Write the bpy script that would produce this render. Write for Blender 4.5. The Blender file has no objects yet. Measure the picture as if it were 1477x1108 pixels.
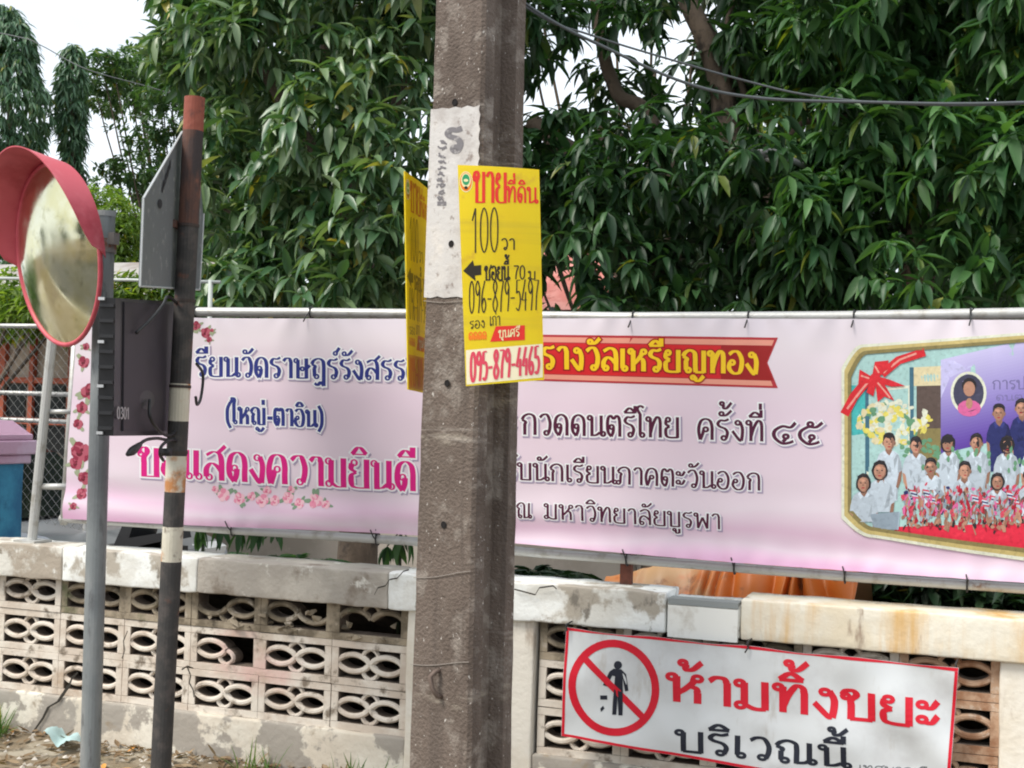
import bpy, bmesh, math, random
import numpy as np
from mathutils import Vector, Matrix, noise
R = math.radians
random.seed(7)
scene = bpy.context.scene
# ================================================================ camera, sky, sun, exposure
PW, PH, FPX = 1477.0, 1108.0, 1870.0
YAW, PITCH, ROLL = R(20.0), R(1.5), R(1.7)
EYE = Vector((0.0, -5.27, 1.68))
FWD = Vector((-math.sin(YAW)*math.cos(PITCH), math.cos(YAW)*math.cos(PITCH), math.sin(PITCH)))
r0 = FWD.cross(Vector((0, 0, 1))).normalized(); u0 = r0.cross(FWD)
RGT = r0*math.cos(ROLL)+u0*math.sin(ROLL); UPV = -r0*math.sin(ROLL)+u0*math.cos(ROLL)
cam = bpy.data.cameras.new('camera'); camo = bpy.data.objects.new('camera', cam); scene.collection.objects.link(camo)
cam.sensor_fit = 'HORIZONTAL'; cam.sensor_width = 36.0; cam.lens = FPX/PW*36.0; cam.clip_start = .05; cam.clip_end = 900
M = Matrix((RGT, UPV, -FWD)).transposed().to_4x4(); M.translation = EYE; camo.matrix_world = M
scene.camera = camo
SUN_EL, SUN_AZ = R(52), R(222)            # azimuth clockwise from +Y: the sun stands behind the camera's left shoulder
sun_dir = Vector((math.sin(SUN_AZ)*math.cos(SUN_EL), math.cos(SUN_AZ)*math.cos(SUN_EL), math.sin(SUN_EL)))
w = bpy.data.worlds.new('World'); scene.world = w; w.use_nodes = True
wn, wl = w.node_tree.nodes, w.node_tree.links
bg = wn['Background']; sky = wn.new('ShaderNodeTexSky'); sky.sky_type = 'NISHITA'; sky.sun_disc = False
sky.sun_elevation = SUN_EL; sky.sun_rotation = SUN_AZ; sky.dust_density = 4.0; sky.air_density = 1.0; sky.ozone_density = 1.0
# bright thin overcast over the blue: noise-driven cloud cover on the sky dome
tc = wn.new('ShaderNodeTexCoord'); mp = wn.new('ShaderNodeMapping'); mp.inputs['Scale'].default_value = (1, 1, 2.5)
nz = wn.new('ShaderNodeTexNoise'); nz.inputs['Scale'].default_value = 2.2; nz.inputs['Detail'].default_value = 5
cr = wn.new('ShaderNodeMapRange'); cr.inputs['From Min'].default_value = .3; cr.inputs['From Max'].default_value = .6; cr.inputs['To Min'].default_value = .6; cr.inputs['To Max'].default_value = .95
mx = wn.new('ShaderNodeMix'); mx.data_type = 'RGBA'
wl.new(tc.outputs['Generated'], mp.inputs['Vector']); wl.new(mp.outputs[0], nz.inputs['Vector']); wl.new(nz.outputs['Fac'], cr.inputs['Value'])
wl.new(cr.outputs[0], mx.inputs['Factor']); wl.new(sky.outputs[0], mx.inputs[6]); mx.inputs[7].default_value = (6.2, 6.6, 7.0, 1)
wl.new(mx.outputs[2], bg.inputs['Color']); bg.inputs['Strength'].default_value = .12
sl = bpy.data.lights.new('sun', 'SUN'); sl.energy = 2.2; sl.angle = R(22); sl.color = (1.0, .95, .87)
so = bpy.data.objects.new('sun', sl); scene.collection.objects.link(so); so.rotation_euler = sun_dir.to_track_quat('Z', 'Y').to_euler()
vs = scene.view_settings; vs.view_transform = 'Standard'; vs.look = 'None'; vs.gamma = 1; vs.exposure = .75
scene.cycles.max_bounces = 8; scene.cycles.transparent_max_bounces = 8; scene.cycles.filter_width = 2.0

# ================================================================ helpers
def ray(x, y): return FWD*FPX+RGT*(x-PW/2)-UPV*(y-PH/2)
def at(x, y, Y):
    """the point of the vertical plane at depth Y that stands at a place measured on the photograph"""
    d = ray(x, y); return EYE+d*((Y-EYE.y)/d.y)
def on_plane(P0, n):
    n = n.normalized()
    def f(x, y, lay=0.0):
        d = ray(x, y); return EYE+d*((P0-EYE).dot(n)/d.dot(n))+n*(lay*.0008)
    return f
class MB:
    def __init__(s): s.v, s.f, s.m = [], [], []
    def add(s, V, F, m=0):
        b = len(s.v); s.v += [tuple(p) for p in V]; s.f += [tuple(i+b for i in f) for f in F]; s.m += [m]*len(F); return s
    def poly(s, P, m=0): return s.add(P, [tuple(range(len(P)))], m)
    def box(s, c, size, rot=None, m=0):
        c = Vector(c); V = []
        for x in (-.5, .5):
            for y in (-.5, .5):
                for z in (-.5, .5):
                    p = Vector((x*size[0], y*size[1], z*size[2]))
                    V.append(c+(rot@p if rot else p))
        return s.add(V, [(0, 1, 3, 2), (4, 6, 7, 5), (0, 4, 5, 1), (2, 3, 7, 6), (0, 2, 6, 4), (1, 5, 7, 3)], m)
    def bbox(s, lo, hi, m=0): return s.box([(a+b)/2 for a, b in zip(lo, hi)], [b-a for a, b in zip(lo, hi)], None, m)
    def rbox(s, lo, hi, r=.012, step=.04, amp=.004, freq=6.0, m=0):
        """box with worn rounded edges: fine grid, rounded corners, noise displacement"""
        lo, hi = Vector(lo), Vector(hi); sz = hi-lo
        cnt = [max(2, int(sz[i]/step)) for i in range(3)]
        def ticks(i):
            n = cnt[i]; return sorted(set([0, .5*r/sz[i], min(.4, r/sz[i])]+[k/n for k in range(1, n)]+[1-min(.4, r/sz[i]), 1-.5*r/sz[i], 1]))
        def warp(p):
            q = Vector([min(max(p[i], lo[i]+r), hi[i]-r) for i in range(3)]); d = p-q
            if d.length > r: p = q+d*(r/d.length)
            return p+noise.noise_vector(p*freq)*amp+noise.noise_vector(p*freq*4)*(amp*.35)
        for ax in range(3):
            a, b = (ax+1) % 3, (ax+2) % 3; ta, tb = ticks(a), ticks(b)
            for side in (0, 1):
                V = []
                for u in ta:
                    for v in tb:
                        p = Vector((0, 0, 0)); p[ax] = hi[ax] if side else lo[ax]; p[a] = lo[a]+sz[a]*u; p[b] = lo[b]+sz[b]*v
                        V.append(warp(p))
                n = len(tb)
                F = [(i*n+j, (i+1)*n+j, (i+1)*n+j+1, i*n+j+1) for i in range(len(ta)-1) for j in range(n-1)]
                if not side: F = [f[::-1] for f in F]
                s.add(V, F, m)
        return s
    def tube(s, P, rad, n=10, m=0, cap=True, mats=None):
        P = [Vector(p) for p in P]; k = len(P); rad = [rad]*k if isinstance(rad, (int, float)) else rad
        V = []; ref = None
        for i in range(k):
            t = (P[min(i+1, k-1)]-P[max(i-1, 0)]).normalized()
            if ref is None: ref = Vector((0, 0, 1)) if abs(t.z) < .9 else Vector((1, 0, 0))
            a = (ref-t*ref.dot(t)).normalized(); ref = a; b = t.cross(a)
            for j in range(n):
                g = 2*math.pi*j/n; V.append(P[i]+(a*math.cos(g)+b*math.sin(g))*rad[i])
        b0 = len(s.v); s.v += [tuple(p) for p in V]
        for i in range(k-1):
            for j in range(n):
                s.f.append((b0+i*n+j, b0+i*n+(j+1) % n, b0+(i+1)*n+(j+1) % n, b0+(i+1)*n+j)); s.m.append(mats[i] if mats else m)
        if cap:
            s.f.append(tuple(b0+j for j in range(n))[::-1]); s.m.append(mats[0] if mats else m)
            s.f.append(tuple(b0+(k-1)*n+j for j in range(n))); s.m.append(mats[-1] if mats else m)
        return s
    def grid(s, fn, nu, nv, m=0):
        V = [fn(i/nu, j/nv) for i in range(nu+1) for j in range(nv+1)]
        return s.add(V, [(i*(nv+1)+j, (i+1)*(nv+1)+j, (i+1)*(nv+1)+j+1, i*(nv+1)+j+1) for i in range(nu) for j in range(nv)], m)
    def prism(s, P, d, m=0):
        """closed outline P pushed along d"""
        n = len(P); d = Vector(d); P = [Vector(p) for p in P]
        return s.add(P+[p+d for p in P], [tuple(range(n))[::-1], tuple(range(n, 2*n))]+[(i, (i+1) % n, n+(i+1) % n, n+i) for i in range(n)], m)
def make_mesh(name, mb, mats, off=Vector((0, 0, 0)), smooth=False):
    me = bpy.data.meshes.new(name)
    me.from_pydata([(p[0]-off.x, p[1]-off.y, p[2]-off.z) for p in mb.v], [], mb.f)
    for mm in (mats if isinstance(mats, (list, tuple)) else [mats]): me.materials.append(mm)
    if any(mb.m): me.polygons.foreach_set('material_index', mb.m)
    if smooth: me.polygons.foreach_set('use_smooth', [True]*len(me.polygons))
    me.update(); return me
def link(o): scene.collection.objects.link(o); return o
def tag(o, label=None, cat=None, group=None, kind=None):
    for k, v in (('label', label), ('category', cat), ('group', group), ('kind', kind)):
        if v: o[k] = v
    return o
def thing(name, label, cat, loc, group=None):
    o = link(bpy.data.objects.new(name, None)); o.location = loc; o.empty_display_size = .1; return tag(o, label, cat, group)
def worldloc(o):
    v = Vector(o.location)
    while o.parent: o = o.parent; v = v+Vector(o.location)
    return v
def part(name, mb, mats, parent, label=None, smooth=False, kind=None):
    o = link(bpy.data.objects.new(name, make_mesh(name, mb, mats, worldloc(parent), smooth))); o.parent = parent; return tag(o, label, kind=kind)
def solo(name, mb, mats, label=None, cat=None, group=None, kind=None, smooth=False, loc=None):
    loc = Vector(loc) if loc is not None else Vector((0, 0, 0))
    o = link(bpy.data.objects.new(name, make_mesh(name, mb, mats, loc, smooth))); o.location = loc; return tag(o, label, cat, group, kind)
# ---- materials
MATS = {}
def mat(name, base, rough=.6, metal=0.0, layers=(), bump=None, spec=.5, rvar=0.0):
    """principled surface; layers = (colour, noise scale, lo, hi, (sx,sy,sz), detail) wear patches over the base; bump = (scale, strength[, detail])"""
    if name in MATS: return MATS[name]
    m = bpy.data.materials.new(name); m.use_nodes = True; n, l = m.node_tree.nodes, m.node_tree.links
    b = n['Principled BSDF']; b.inputs['Roughness'].default_value = rough; b.inputs['Metallic'].default_value = metal; b.inputs['Specular IOR Level'].default_value = spec
    b.inputs['Base Color'].default_value = (*base, 1)
    geo = n.new('ShaderNodeNewGeometry') if (layers or bump) else None
    cur = None
    for k, ly in enumerate(layers):
        col, sc, lo, hi = ly[:4]; st = ly[4] if len(ly) > 4 else (1, 1, 1); det = ly[5] if len(ly) > 5 else 6
        mp = n.new('ShaderNodeMapping'); mp.inputs['Scale'].default_value = st; mp.inputs['Location'].default_value = (k*3.7, k*1.9, k*5.3)
        l.new(geo.outputs['Position'], mp.inputs['Vector'])
        t = n.new('ShaderNodeTexNoise'); t.inputs['Scale'].default_value = sc; t.inputs['Detail'].default_value = det; t.inputs['Roughness'].default_value = .62
        l.new(mp.outputs[0], t.inputs['Vector'])
        r = n.new('ShaderNodeMapRange'); r.interpolation_type = 'SMOOTHSTEP'; r.inputs['From Min'].default_value = lo; r.inputs['From Max'].default_value = hi; l.new(t.outputs['Fac'], r.inputs['Value'])
        x = n.new('ShaderNodeMix'); x.data_type = 'RGBA'; l.new(r.outputs[0], x.inputs['Factor'])
        if cur: l.new(cur, x.inputs[6])
        else: x.inputs[6].default_value = (*base, 1)
        x.inputs[7].default_value = (*col, 1); cur = x.outputs[2]
    if cur: l.new(cur, b.inputs['Base Color'])
    if bump:
        t = n.new('ShaderNodeTexNoise'); t.inputs['Scale'].default_value = bump[0]; t.inputs['Detail'].default_value = bump[2] if len(bump) > 2 else 8; l.new(geo.outputs['Position'], t.inputs['Vector'])
        bp = n.new('ShaderNodeBump'); bp.inputs['Strength'].default_value = bump[1]; bp.inputs['Distance'].default_value = bump[3] if len(bump) > 3 else .006; l.new(t.outputs['Fac'], bp.inputs['Height']); l.new(bp.outputs[0], b.inputs['Normal'])
    MATS[name] = m; return m
def ink(col, rough=.5):
    return mat('ink_%02x%02x%02x' % tuple(int(min(1, c)*255) for c in col), col, rough, spec=.3)
def leafmat(name, c1, c2, rough=.42, trans=.25, spec=.5):
    m = bpy.data.materials.new(name); m.use_nodes = True; n, l = m.node_tree.nodes, m.node_tree.links
    b = n['Principled BSDF']; b.inputs['Roughness'].default_value = rough; b.inputs['Specular IOR Level'].default_value = spec
    geo = n.new('ShaderNodeNewGeometry'); x = n.new('ShaderNodeValToRGB'); el = x.color_ramp.elements; el[0].color = (*c1, 1); el[1].position = .97; el[1].color = (*c2, 1)
    e = el.new(.45); e.color = (*[a*.75+b*.25 for a, b in zip(c1, c2)], 1); e = el.new(1.0); e.color = (c2[0]*1.9+.05, c2[1]*1.25, c2[2]*.5, 1)
    l.new(geo.outputs['Random Per Island'], x.inputs[0]); l.new(x.outputs[0], b.inputs['Base Color'])
    tr = n.new('ShaderNodeBsdfTranslucent'); g = n.new('ShaderNodeMix'); g.data_type = 'RGBA'; g.blend_type = 'MULTIPLY'; g.inputs['Factor'].default_value = 1; g.inputs[7].default_value = (1.5, 1.6, .5, 1)
    l.new(x.outputs[0], g.inputs[6]); l.new(g.outputs[2], tr.inputs['Color'])
    ms = n.new('ShaderNodeMixShader'); ms.inputs[0].default_value = trans; l.new(b.outputs[0], ms.inputs[1]); l.new(tr.outputs[0], ms.inputs[2]); l.new(ms.outputs[0], n['Material Output'].inputs['Surface'])
    MATS[name] = m; return m
# ---------------------------------------------------------------- Thai / digit stroke lettering
# every glyph: advance width, list of strokes; a stroke is a point list (smoothed when it has > 2 points and is not marked 'L'); ('o',x,y,r) is a head loop
ARCH = [(.05,.72),(.16,.9),(.4,1.0),(.62,.9),(.68,.66),(.68,.3),(.68,0)]
DARCH = [(.28,0),(.13,.22),(.1,.55),(.18,.87),(.4,1.0),(.61,.88),(.68,.62),(.68,.3),(.68,0)]
G = {
'ก':(.84,[[(.18,0),(.18,.52)],[(.18,.5),(.22,.62),(.05,.72)],ARCH]),
'ถ':(.86,[('o',.3,.11,.1),[(.2,.12),(.18,.52)],[(.18,.5),(.22,.62),(.05,.72)],ARCH]),
'ภ':(.86,[('o',.08,.11,.1),[(.18,.1),(.2,.52)],[(.2,.5),(.23,.62),(.06,.72)],ARCH]),
'ข':(.84,[('o',.1,.78,.085),[(.02,.8),(.1,.97),(.26,1.0),(.34,.86),(.22,.66),(.22,.46)],[(.22,.5),(.22,0)],[(.2,.02),(.7,.02)],[(.68,0),(.68,1)]]),
'ซ':(.88,[('o',.1,.78,.085),[(.02,.8),(.1,.97),(.26,1.0),(.34,.86),(.22,.66),(.22,.46)],[(.22,.5),(.22,0)],[(.2,.02),(.7,.02)],[(.68,0),(.64,.66)],[(.64,.66),(.9,1.08)]]),
'ค':(.84,[('o',.4,.5,.1),[(.31,.46),(.25,.24),(.16,0)],[(.16,0),(.1,.3),(.1,.6),(.2,.9),(.4,1.0),(.6,.9),(.68,.62),(.68,.3),(.68,0)]]),
'ศ':(.88,[('o',.4,.5,.1),[(.31,.46),(.25,.24),(.16,0)],[(.16,0),(.1,.3),(.1,.6),(.2,.9),(.4,1.0),(.6,.9),(.68,.62),(.68,.3),(.68,0)],[(.6,.92),(.86,1.14)]]),
'ด':(.84,[('o',.3,.46,.1),[(.39,.44),(.37,.22),(.28,0)],DARCH]),
'ต':(.86,[('o',.3,.46,.1),[(.39,.44),(.37,.22),(.28,0)],[(.28,0),(.13,.22),(.1,.6),(.14,.9),(.26,1.0),(.4,.86),(.54,1.0),(.66,.9),(.7,.6),(.7,.3),(.7,0)]]),
'จ':(.76,[('o',.2,.44,.1),[(.3,.46),(.34,.2),(.42,0)],[(.1,.86),(.3,1.0),(.5,.94),(.6,.65),(.56,.3),(.42,0)]]),
'ง':(.66,[('o',.3,.86,.1),[(.4,.9),(.5,.62),(.5,.3),(.46,0)],[(.46,.0),(.36,.04),(.06,.46)]]),
'ญ':(1.16,[('o',.29,.11,.1),[(.19,.12),(.18,.52)],[(.18,.5),(.22,.62),(.05,.72)],[(.05,.72),(.16,.9),(.36,1.0),(.56,.9),(.6,.66),(.6,.3),(.62,.02)],[(.6,.02),(1.0,.02)],[(.98,0),(.98,1)],('o',.5,-.22,.08),[(.58,-.22),(.66,-.36),(.8,-.34),(.98,-.14)]]),
'ณ':(1.18,[('o',.29,.11,.1),[(.19,.12),(.18,.52)],[(.18,.5),(.22,.62),(.05,.72)],[(.05,.72),(.16,.9),(.36,1.0),(.56,.9),(.6,.66),(.6,.3),(.6,0)],[(.6,.04),(.8,.06),(.92,.14)],('o',1.02,.12,.1),[(.94,.06),(.94,1)]]),
'ท':(.86,[('o',.12,.88,.1),[(.22,.92),(.22,0)],[(.22,.2),(.34,.62),(.52,.97),(.66,.92),(.7,.72)],[(.7,.76),(.7,0)]]),
'ห':(.88,[('o',.12,.88,.1),[(.22,.92),(.22,0)],[(.22,.3),(.4,.48),(.56,.7),(.6,.82)],('o',.68,.88,.1),[(.5,.6),(.64,.52),(.68,.36)],[(.68,.38),(.68,0)]]),
'น':(.88,[('o',.12,.88,.1),[(.22,.92),(.22,0)],[(.2,.04),(.42,.06),(.6,.18)],('o',.76,.12,.1),[(.67,.06),(.67,1)]]),
'ม':(.86,[('o',.12,.88,.1),[(.22,.92),(.22,.14)],('o',.13,.11,.1),[(.2,.16),(.44,.02),(.7,.02)],[(.68,0),(.68,1)]]),
'บ':(.84,[('o',.12,.88,.1),[(.22,.92),(.22,0)],[(.2,.02),(.7,.02)],[(.68,0),(.68,1)]]),
'ป':(.84,[('o',.12,.88,.1),[(.22,.92),(.22,0)],[(.2,.02),(.7,.02)],[(.68,0),(.68,1.42)]]),
'ษ':(.92,[('o',.12,.88,.1),[(.22,.92),(.22,0)],[(.2,.02),(.7,.02)],[(.68,0),(.68,1)],('o',.46,.48,.09),[(.54,.46),(.7,.5),(.88,.66)]]),
'พ':(.98,[('o',.12,.88,.1),[(.21,.92),(.24,0)],[(.24,0),(.5,.72)],[(.5,.72),(.76,0)],[(.76,0),(.8,1)]]),
'ย':(.84,[('o',.22,.87,.1),[(.13,.84),(.12,.66),(.3,.54)],[(.3,.54),(.12,.42),(.13,.12),(.3,.02),(.7,.02)],[(.68,0),(.68,1)]]),
'ร':(.68,[('o',.36,.11,.1),[(.46,.1),(.52,.36),(.42,.55),(.18,.66),(.1,.8),(.22,.95),(.4,.94),(.58,1.02)]]),
'ล':(.84,[('o',.22,.11,.1),[(.12,.12),(.13,.4),(.3,.58),(.5,.5),(.68,.3)],[(.68,0),(.68,.62),(.6,.92),(.38,1.0),(.12,.86)]]),
'ส':(.86,[('o',.22,.11,.1),[(.12,.12),(.13,.4),(.3,.58),(.5,.5),(.68,.3)],[(.68,0),(.68,.62),(.6,.9),(.38,.98),(.12,.86)],[(.54,.94),(.82,1.2)]]),
'ว':(.72,[('o',.4,.11,.1),[(.5,.1),(.57,.36),(.57,.66),(.44,.97),(.24,.98),(.08,.84)]]),
'อ':(.82,[('o',.24,.5,.1),[(.14,.5),(.1,.24),(.3,.02),(.56,.06),(.66,.34),(.66,.68),(.5,.97),(.28,.99),(.1,.86)]]),
'ฎ':(.84,[('o',.3,.11,.1),[(.2,.12),(.18,.52)],[(.18,.5),(.22,.62),(.05,.72)],[(.05,.72),(.16,.9),(.4,1.0),(.62,.9),(.68,.66),(.68,.2),(.68,-.36)],[(.68,-.34),(.52,-.16),(.36,-.32),(.2,-.22)]]),
'า':(.62,[[(.06,.84),(.2,.98),(.38,.97),(.46,.8)],[(.46,.84),(.46,0)]]),
'เ':(.4,[[(.14,1),(.14,.12)],('o',.24,.11,.1)]),
'แ':(.76,[[(.14,1),(.14,.12)],('o',.24,.11,.1),[(.5,1),(.5,.12)],('o',.6,.11,.1)]),
'ไ':(.44,[[(.16,1.12),(.16,.12)],('o',.26,.11,.1),[(.16,1.1),(.02,1.36),(.16,1.5),(.34,1.42)]]),
'ใ':(.44,[[(.16,1.12),(.16,.12)],('o',.26,.11,.1),[(.16,1.1),(.2,1.4),(.08,1.5),(-.06,1.42)],('o',.0,1.32,.07)]),
'โ':(.44,[[(.16,1.12),(.16,.12)],('o',.26,.11,.1),[(.16,1.12),(.0,1.3),(.3,1.36),(.1,1.52)]]),
'ะ':(.56,[('o',.13,.78,.1),[(.18,.69),(.34,.68),(.48,.92)],('o',.13,.28,.1),[(.18,.19),(.34,.18),(.48,.42)]]),
'๔':(1.02,[('o',.56,.34,.1),[(.56,.24),(.44,.06)],[(.94,1.04),(.74,.8),(.42,.84),(.12,.6),(.12,.28),(.4,.0),(.66,.02),(.86,.12)]]),
'๕':(1.02,[('o',.56,.34,.1),[(.56,.24),(.44,.06)],[(.98,1.08),(.72,.84),(.42,.84),(.12,.6),(.12,.28),(.4,.0),(.66,.02),(.86,.12)],('o',.5,.98,.1)]),
' ':(.5,[]), '\u2009':(.3,[]),
'-':(.5,[[(.06,.42),(.44,.42)]]),
'(':(.42,[[(.34,1.25),(.14,.9),(.1,.5),(.14,.1),(.34,-.25)]]),
')':(.42,[[(.06,1.25),(.26,.9),(.3,.5),(.26,.1),(.06,-.25)]]),
'0':(.56,[[(.28,1.0),(.12,.82),(.08,.5),(.12,.18),(.28,0),(.44,.18),(.48,.5),(.44,.82),(.28,1.0)]]),
'1':(.46,[[(.08,.72),(.26,1.0)],[(.26,1.0),(.26,0)]]),
'3':(.56,[[(.1,.86),(.28,1.0),(.44,.78),(.24,.54)],[(.24,.54),(.48,.3),(.28,0),(.08,.16)]]),
'4':(.58,[[(.36,1.0),(.06,.34)],[(.06,.34),(.52,.34)],[(.4,.6),(.38,0)]]),
'5':(.56,[[(.46,.98),(.14,.98)],[(.14,.98),(.12,.56)],[(.12,.56),(.34,.62),(.47,.34),(.3,.02),(.08,.1)]]),
'6':(.56,[[(.38,1.0),(.14,.6),(.1,.22),(.28,0),(.46,.22),(.3,.46),(.12,.26)]]),
'7':(.54,[[(.06,.97),(.48,.97)],[(.48,.97),(.3,.5),(.24,0)]]),
'8':(.56,[[(.28,1.0),(.12,.8),(.28,.54),(.48,.26),(.28,0),(.08,.24),(.28,.54),(.44,.8),(.28,1.0)]]),
'9':(.56,[[(.46,.78),(.28,1.0),(.1,.78),(.26,.54),(.46,.76)],[(.46,.8),(.44,.4),(.36,0)]]),
}
MARK = {   # above / below marks, drawn back over the consonant before them
'ิ':[[(.14,1.16),(.4,1.4),(.68,1.18)],[(.14,1.16),(.68,1.17)]],
'ี':[[(.14,1.16),(.4,1.38),(.68,1.18)],[(.14,1.16),(.68,1.17)],[(.67,1.14),(.67,1.5)]],
'ื':[[(.14,1.16),(.4,1.38),(.68,1.18)],[(.14,1.16),(.68,1.17)],[(.67,1.14),(.67,1.5)],[(.54,1.2),(.54,1.48)]],
'ั':[('o',.34,1.27,.09),[(.38,1.18),(.56,1.22),(.78,1.44)]],
'่':[[(.64,1.16),(.64,1.46)]],
'้':[('o',.36,1.4,.08),[(.42,1.34),(.44,1.18),(.58,1.2),(.78,1.46)]],
'์':[('o',.54,1.28,.09),[(.6,1.34),(.76,1.56)]],
'ู':[('o',.4,-.2,.08),[(.48,-.2),(.5,-.4),(.68,-.4)],[(.68,-.42),(.68,-.12)]],
'ุ':[('o',.54,-.18,.08),[(.64,-.16),(.66,-.44)]],
}
UP = 'ิีืั'
def smooth(P, n=6):
    if len(P) < 3: return list(P)
    closed = P[0] == P[-1]
    out = []
    N = len(P)
    for i in range(N-1):
        p1, p2 = P[i], P[i+1]
        p0 = P[i-1] if i else (P[-2] if closed else tuple(2*a-b for a, b in zip(p1, p2)))
        p3 = P[i+2] if i+2 < N else (P[1] if closed else tuple(2*a-b for a, b in zip(p2, p1)))
        for k in range(n):
            t = k/n
            out.append(tuple(.5*(2*b+(c-a)*t+(2*a-5*b+4*c-d)*t*t+(3*b-a-3*c+d)*t**3) for a, b, c, d in zip(p0, p1, p2, p3)))
    out.append(P[-1])
    return out
def ring(x, y, r, n=14): return [(x+r*math.cos(2*math.pi*k/n), y+r*math.sin(2*math.pi*k/n)) for k in range(n+1)]
def layout(text):
    """strokes of a line of text in glyph units: list of point lists, and its width"""
    x, px, out, lift, has_up = 0.0, 0.0, [], 0, False
    for i, ch in enumerate(text):
        if ch in MARK:
            base = text[i-1] if text[i-1] not in MARK else text[i-2]
            dx = {'ญ':.3, 'ณ':.3, 'ว':-.1, 'ร':-.08, 'ง':-.14}.get(base, 0)
            dy = .36 if (ch in '่้์' and has_up) else 0
            if ch in UP: has_up = True
            st = MARK[ch]; ox = px+dx
        else:
            px = x; has_up = False; dy = 0; ox = x
            w, st = G[ch]; x += w
        for s in st:
            if s[0] == 'o': out.append([(a+ox, b+dy) for a, b in ring(s[1], s[2], s[3])])
            else: out.append([(a+ox, b+dy) for a, b in smooth(s)])
    return out, x
def pen(pts, thick, thin, extra=0.0):
    """quad strip round a polyline: upright runs get the thick pen, level runs the thin one"""
    n = len(pts); closed = n > 3 and math.hypot(pts[0][0]-pts[-1][0], pts[0][1]-pts[-1][1]) < 1e-6
    L, R = [], []
    for i in range(n):
        a = pts[i-1] if i else (pts[-2] if closed else pts[0]); b = pts[i+1] if i+1 < n else (pts[1] if closed else pts[-1])
        dx, dy = b[0]-a[0], b[1]-a[1]; d = math.hypot(dx, dy) or 1e-6; dx /= d; dy /= d
        w = (thin+(thick-thin)*abs(dy)**1.5)/2+extra
        e = 0 if closed else (-extra if i == 0 else extra if i == n-1 else 0)
        x, y = pts[i][0]+dx*e, pts[i][1]+dy*e
        L.append((x-dy*w, y+dx*w)); R.append((x+dy*w, y-dx*w))
    return L, R
def adv(t): return sum(G[c][0] for c in t if c not in MARK)
def text(mb, f, s, xL, yL, xR, yR, h, thick, thin, layers, pre='', post='', lay=1.0, slant=0.0):
    """print one line of lettering with map f; layers = [(material index, extra pen, dx, dy)] from the bottom up"""
    full = pre+s+post; st, _ = layout(full); wp, ws = adv(pre), adv(s); sx = (xR-xL)/ws; a = sx/h
    for li, (mi, extra, dx, dy) in enumerate(layers):
        kk = min(1.0, .25+.75*a)
        for k, p in enumerate(st):
            q = [(x*a, y) for x, y in p]
            if len(q) == 2: q = [tuple(c0+(c1-c0)*j/5 for c0, c1 in zip(*q)) for j in range(6)]
            closed = len(q) > 3 and abs(q[0][0]-q[-1][0])+abs(q[0][1]-q[-1][1]) < 1e-6
            th = (min(thick, thin+.04) if closed and len(q) == 15 else thick)*kk
            tn = kk*thin if len(p) != 2 or abs(p[0][1]-p[1][1]) > .01 or p[0][0] > 99 or abs(p[0][1]-.42) > 1e-6 else thick*kk
            Lf, Rt = pen(q, th, tn, extra)
            V = []
            for X, Y in Lf+Rt:
                gx = X/a-wp
                x = xL+gx*sx+slant*Y*h+dx; y = yL+(yR-yL)*gx/ws-Y*h+dy
                V.append(f(x, y, lay+li+.07*(k % 8)))
            n = len(Lf); mb.add(V, [(i, i+1, n+i+1, n+i) for i in range(n-1)], mi)
def blob(mb, f, x, y, rx, ry, lay, m, n=14, jit=0.0, rng=random, rot=0.0):
    P = []
    for k in range(n):
        a = 2*math.pi*k/n; j = 1+jit*(rng.random()-.5)*2; u, v = rx*math.cos(a)*j, ry*math.sin(a)*j
        P.append(f(x+u*math.cos(rot)-v*math.sin(rot), y+u*math.sin(rot)+v*math.cos(rot), lay))
    mb.poly(P, m)
def shape(mb, f, pts, lay, m): mb.poly([f(x, y, lay) for x, y in pts], m)
def gquad(mb, f, A, B, C, D, lay, m, nu=12, nv=4):
    mb.grid(lambda u, v: f(*[(A[i]*(1-u)+B[i]*u)*(1-v)+(D[i]*(1-u)+C[i]*u)*v for i in (0, 1)], lay), nu, nv, m)
def stroke(mb, f, pts, wd, lay, m, sm=True):
    p = smooth(pts) if sm else pts
    if len(p) == 2: p = [tuple(a+(b-a)*j/16 for a, b in zip(*p)) for j in range(17)]
    Lf, Rt = pen(p, wd, wd); n = len(Lf)
    mb.add([f(x, y, lay) for x, y in Lf+Rt], [(i, i+1, n+i+1, n+i) for i in range(n-1)], m)

# ================================================================ ground, road, yard
g_earth = mat('earth', (.16, .12, .08), .95, layers=[((.24, .2, .14), 3, .45, .6), ((.08, .07, .04), 11, .5, .65)], bump=(25, .8))
mb = MB(); mb.grid(lambda u, v: Vector((-300+600*u, -300+600*v, -.012)), 8, 8)
solo('ground', mb, g_earth, 'bare brown earth around the road and the wall', kind='structure')
mb = MB(); mb.grid(lambda u, v: Vector((-200+400*u, -9.5+7.2*v, -.008)), 40, 4)
solo('road', mb, mat('asphalt', (.055, .054, .052), .85, layers=[((.09, .088, .085), 2, .4, .7), ((.03, .03, .03), 60, .5, .7)], bump=(120, .5)), 'grey asphalt road in front of the wall', kind='structure')
mb = MB(); mb.grid(lambda u, v: Vector((-200+400*u, -2.44+.16*v, -.004)), 40, 1)
solo('road_edge_line', mb, mat('road_paint', (.62, .6, .54), .7, layers=[((.2, .2, .19), 8, .5, .7)]), 'worn white edge line of the road', kind='structure')
def verge(u, v):
    x, y = -12+16*u, -2.2+2.15*v
    return Vector((x, y, .012+.05*v**2+.02*noise.noise(Vector((x*2, y*2, 0)))+.03*max(0, noise.noise(Vector((x*.7, y*1.3, 3))))))
mb = MB(); mb.grid(verge, 120, 24)
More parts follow.
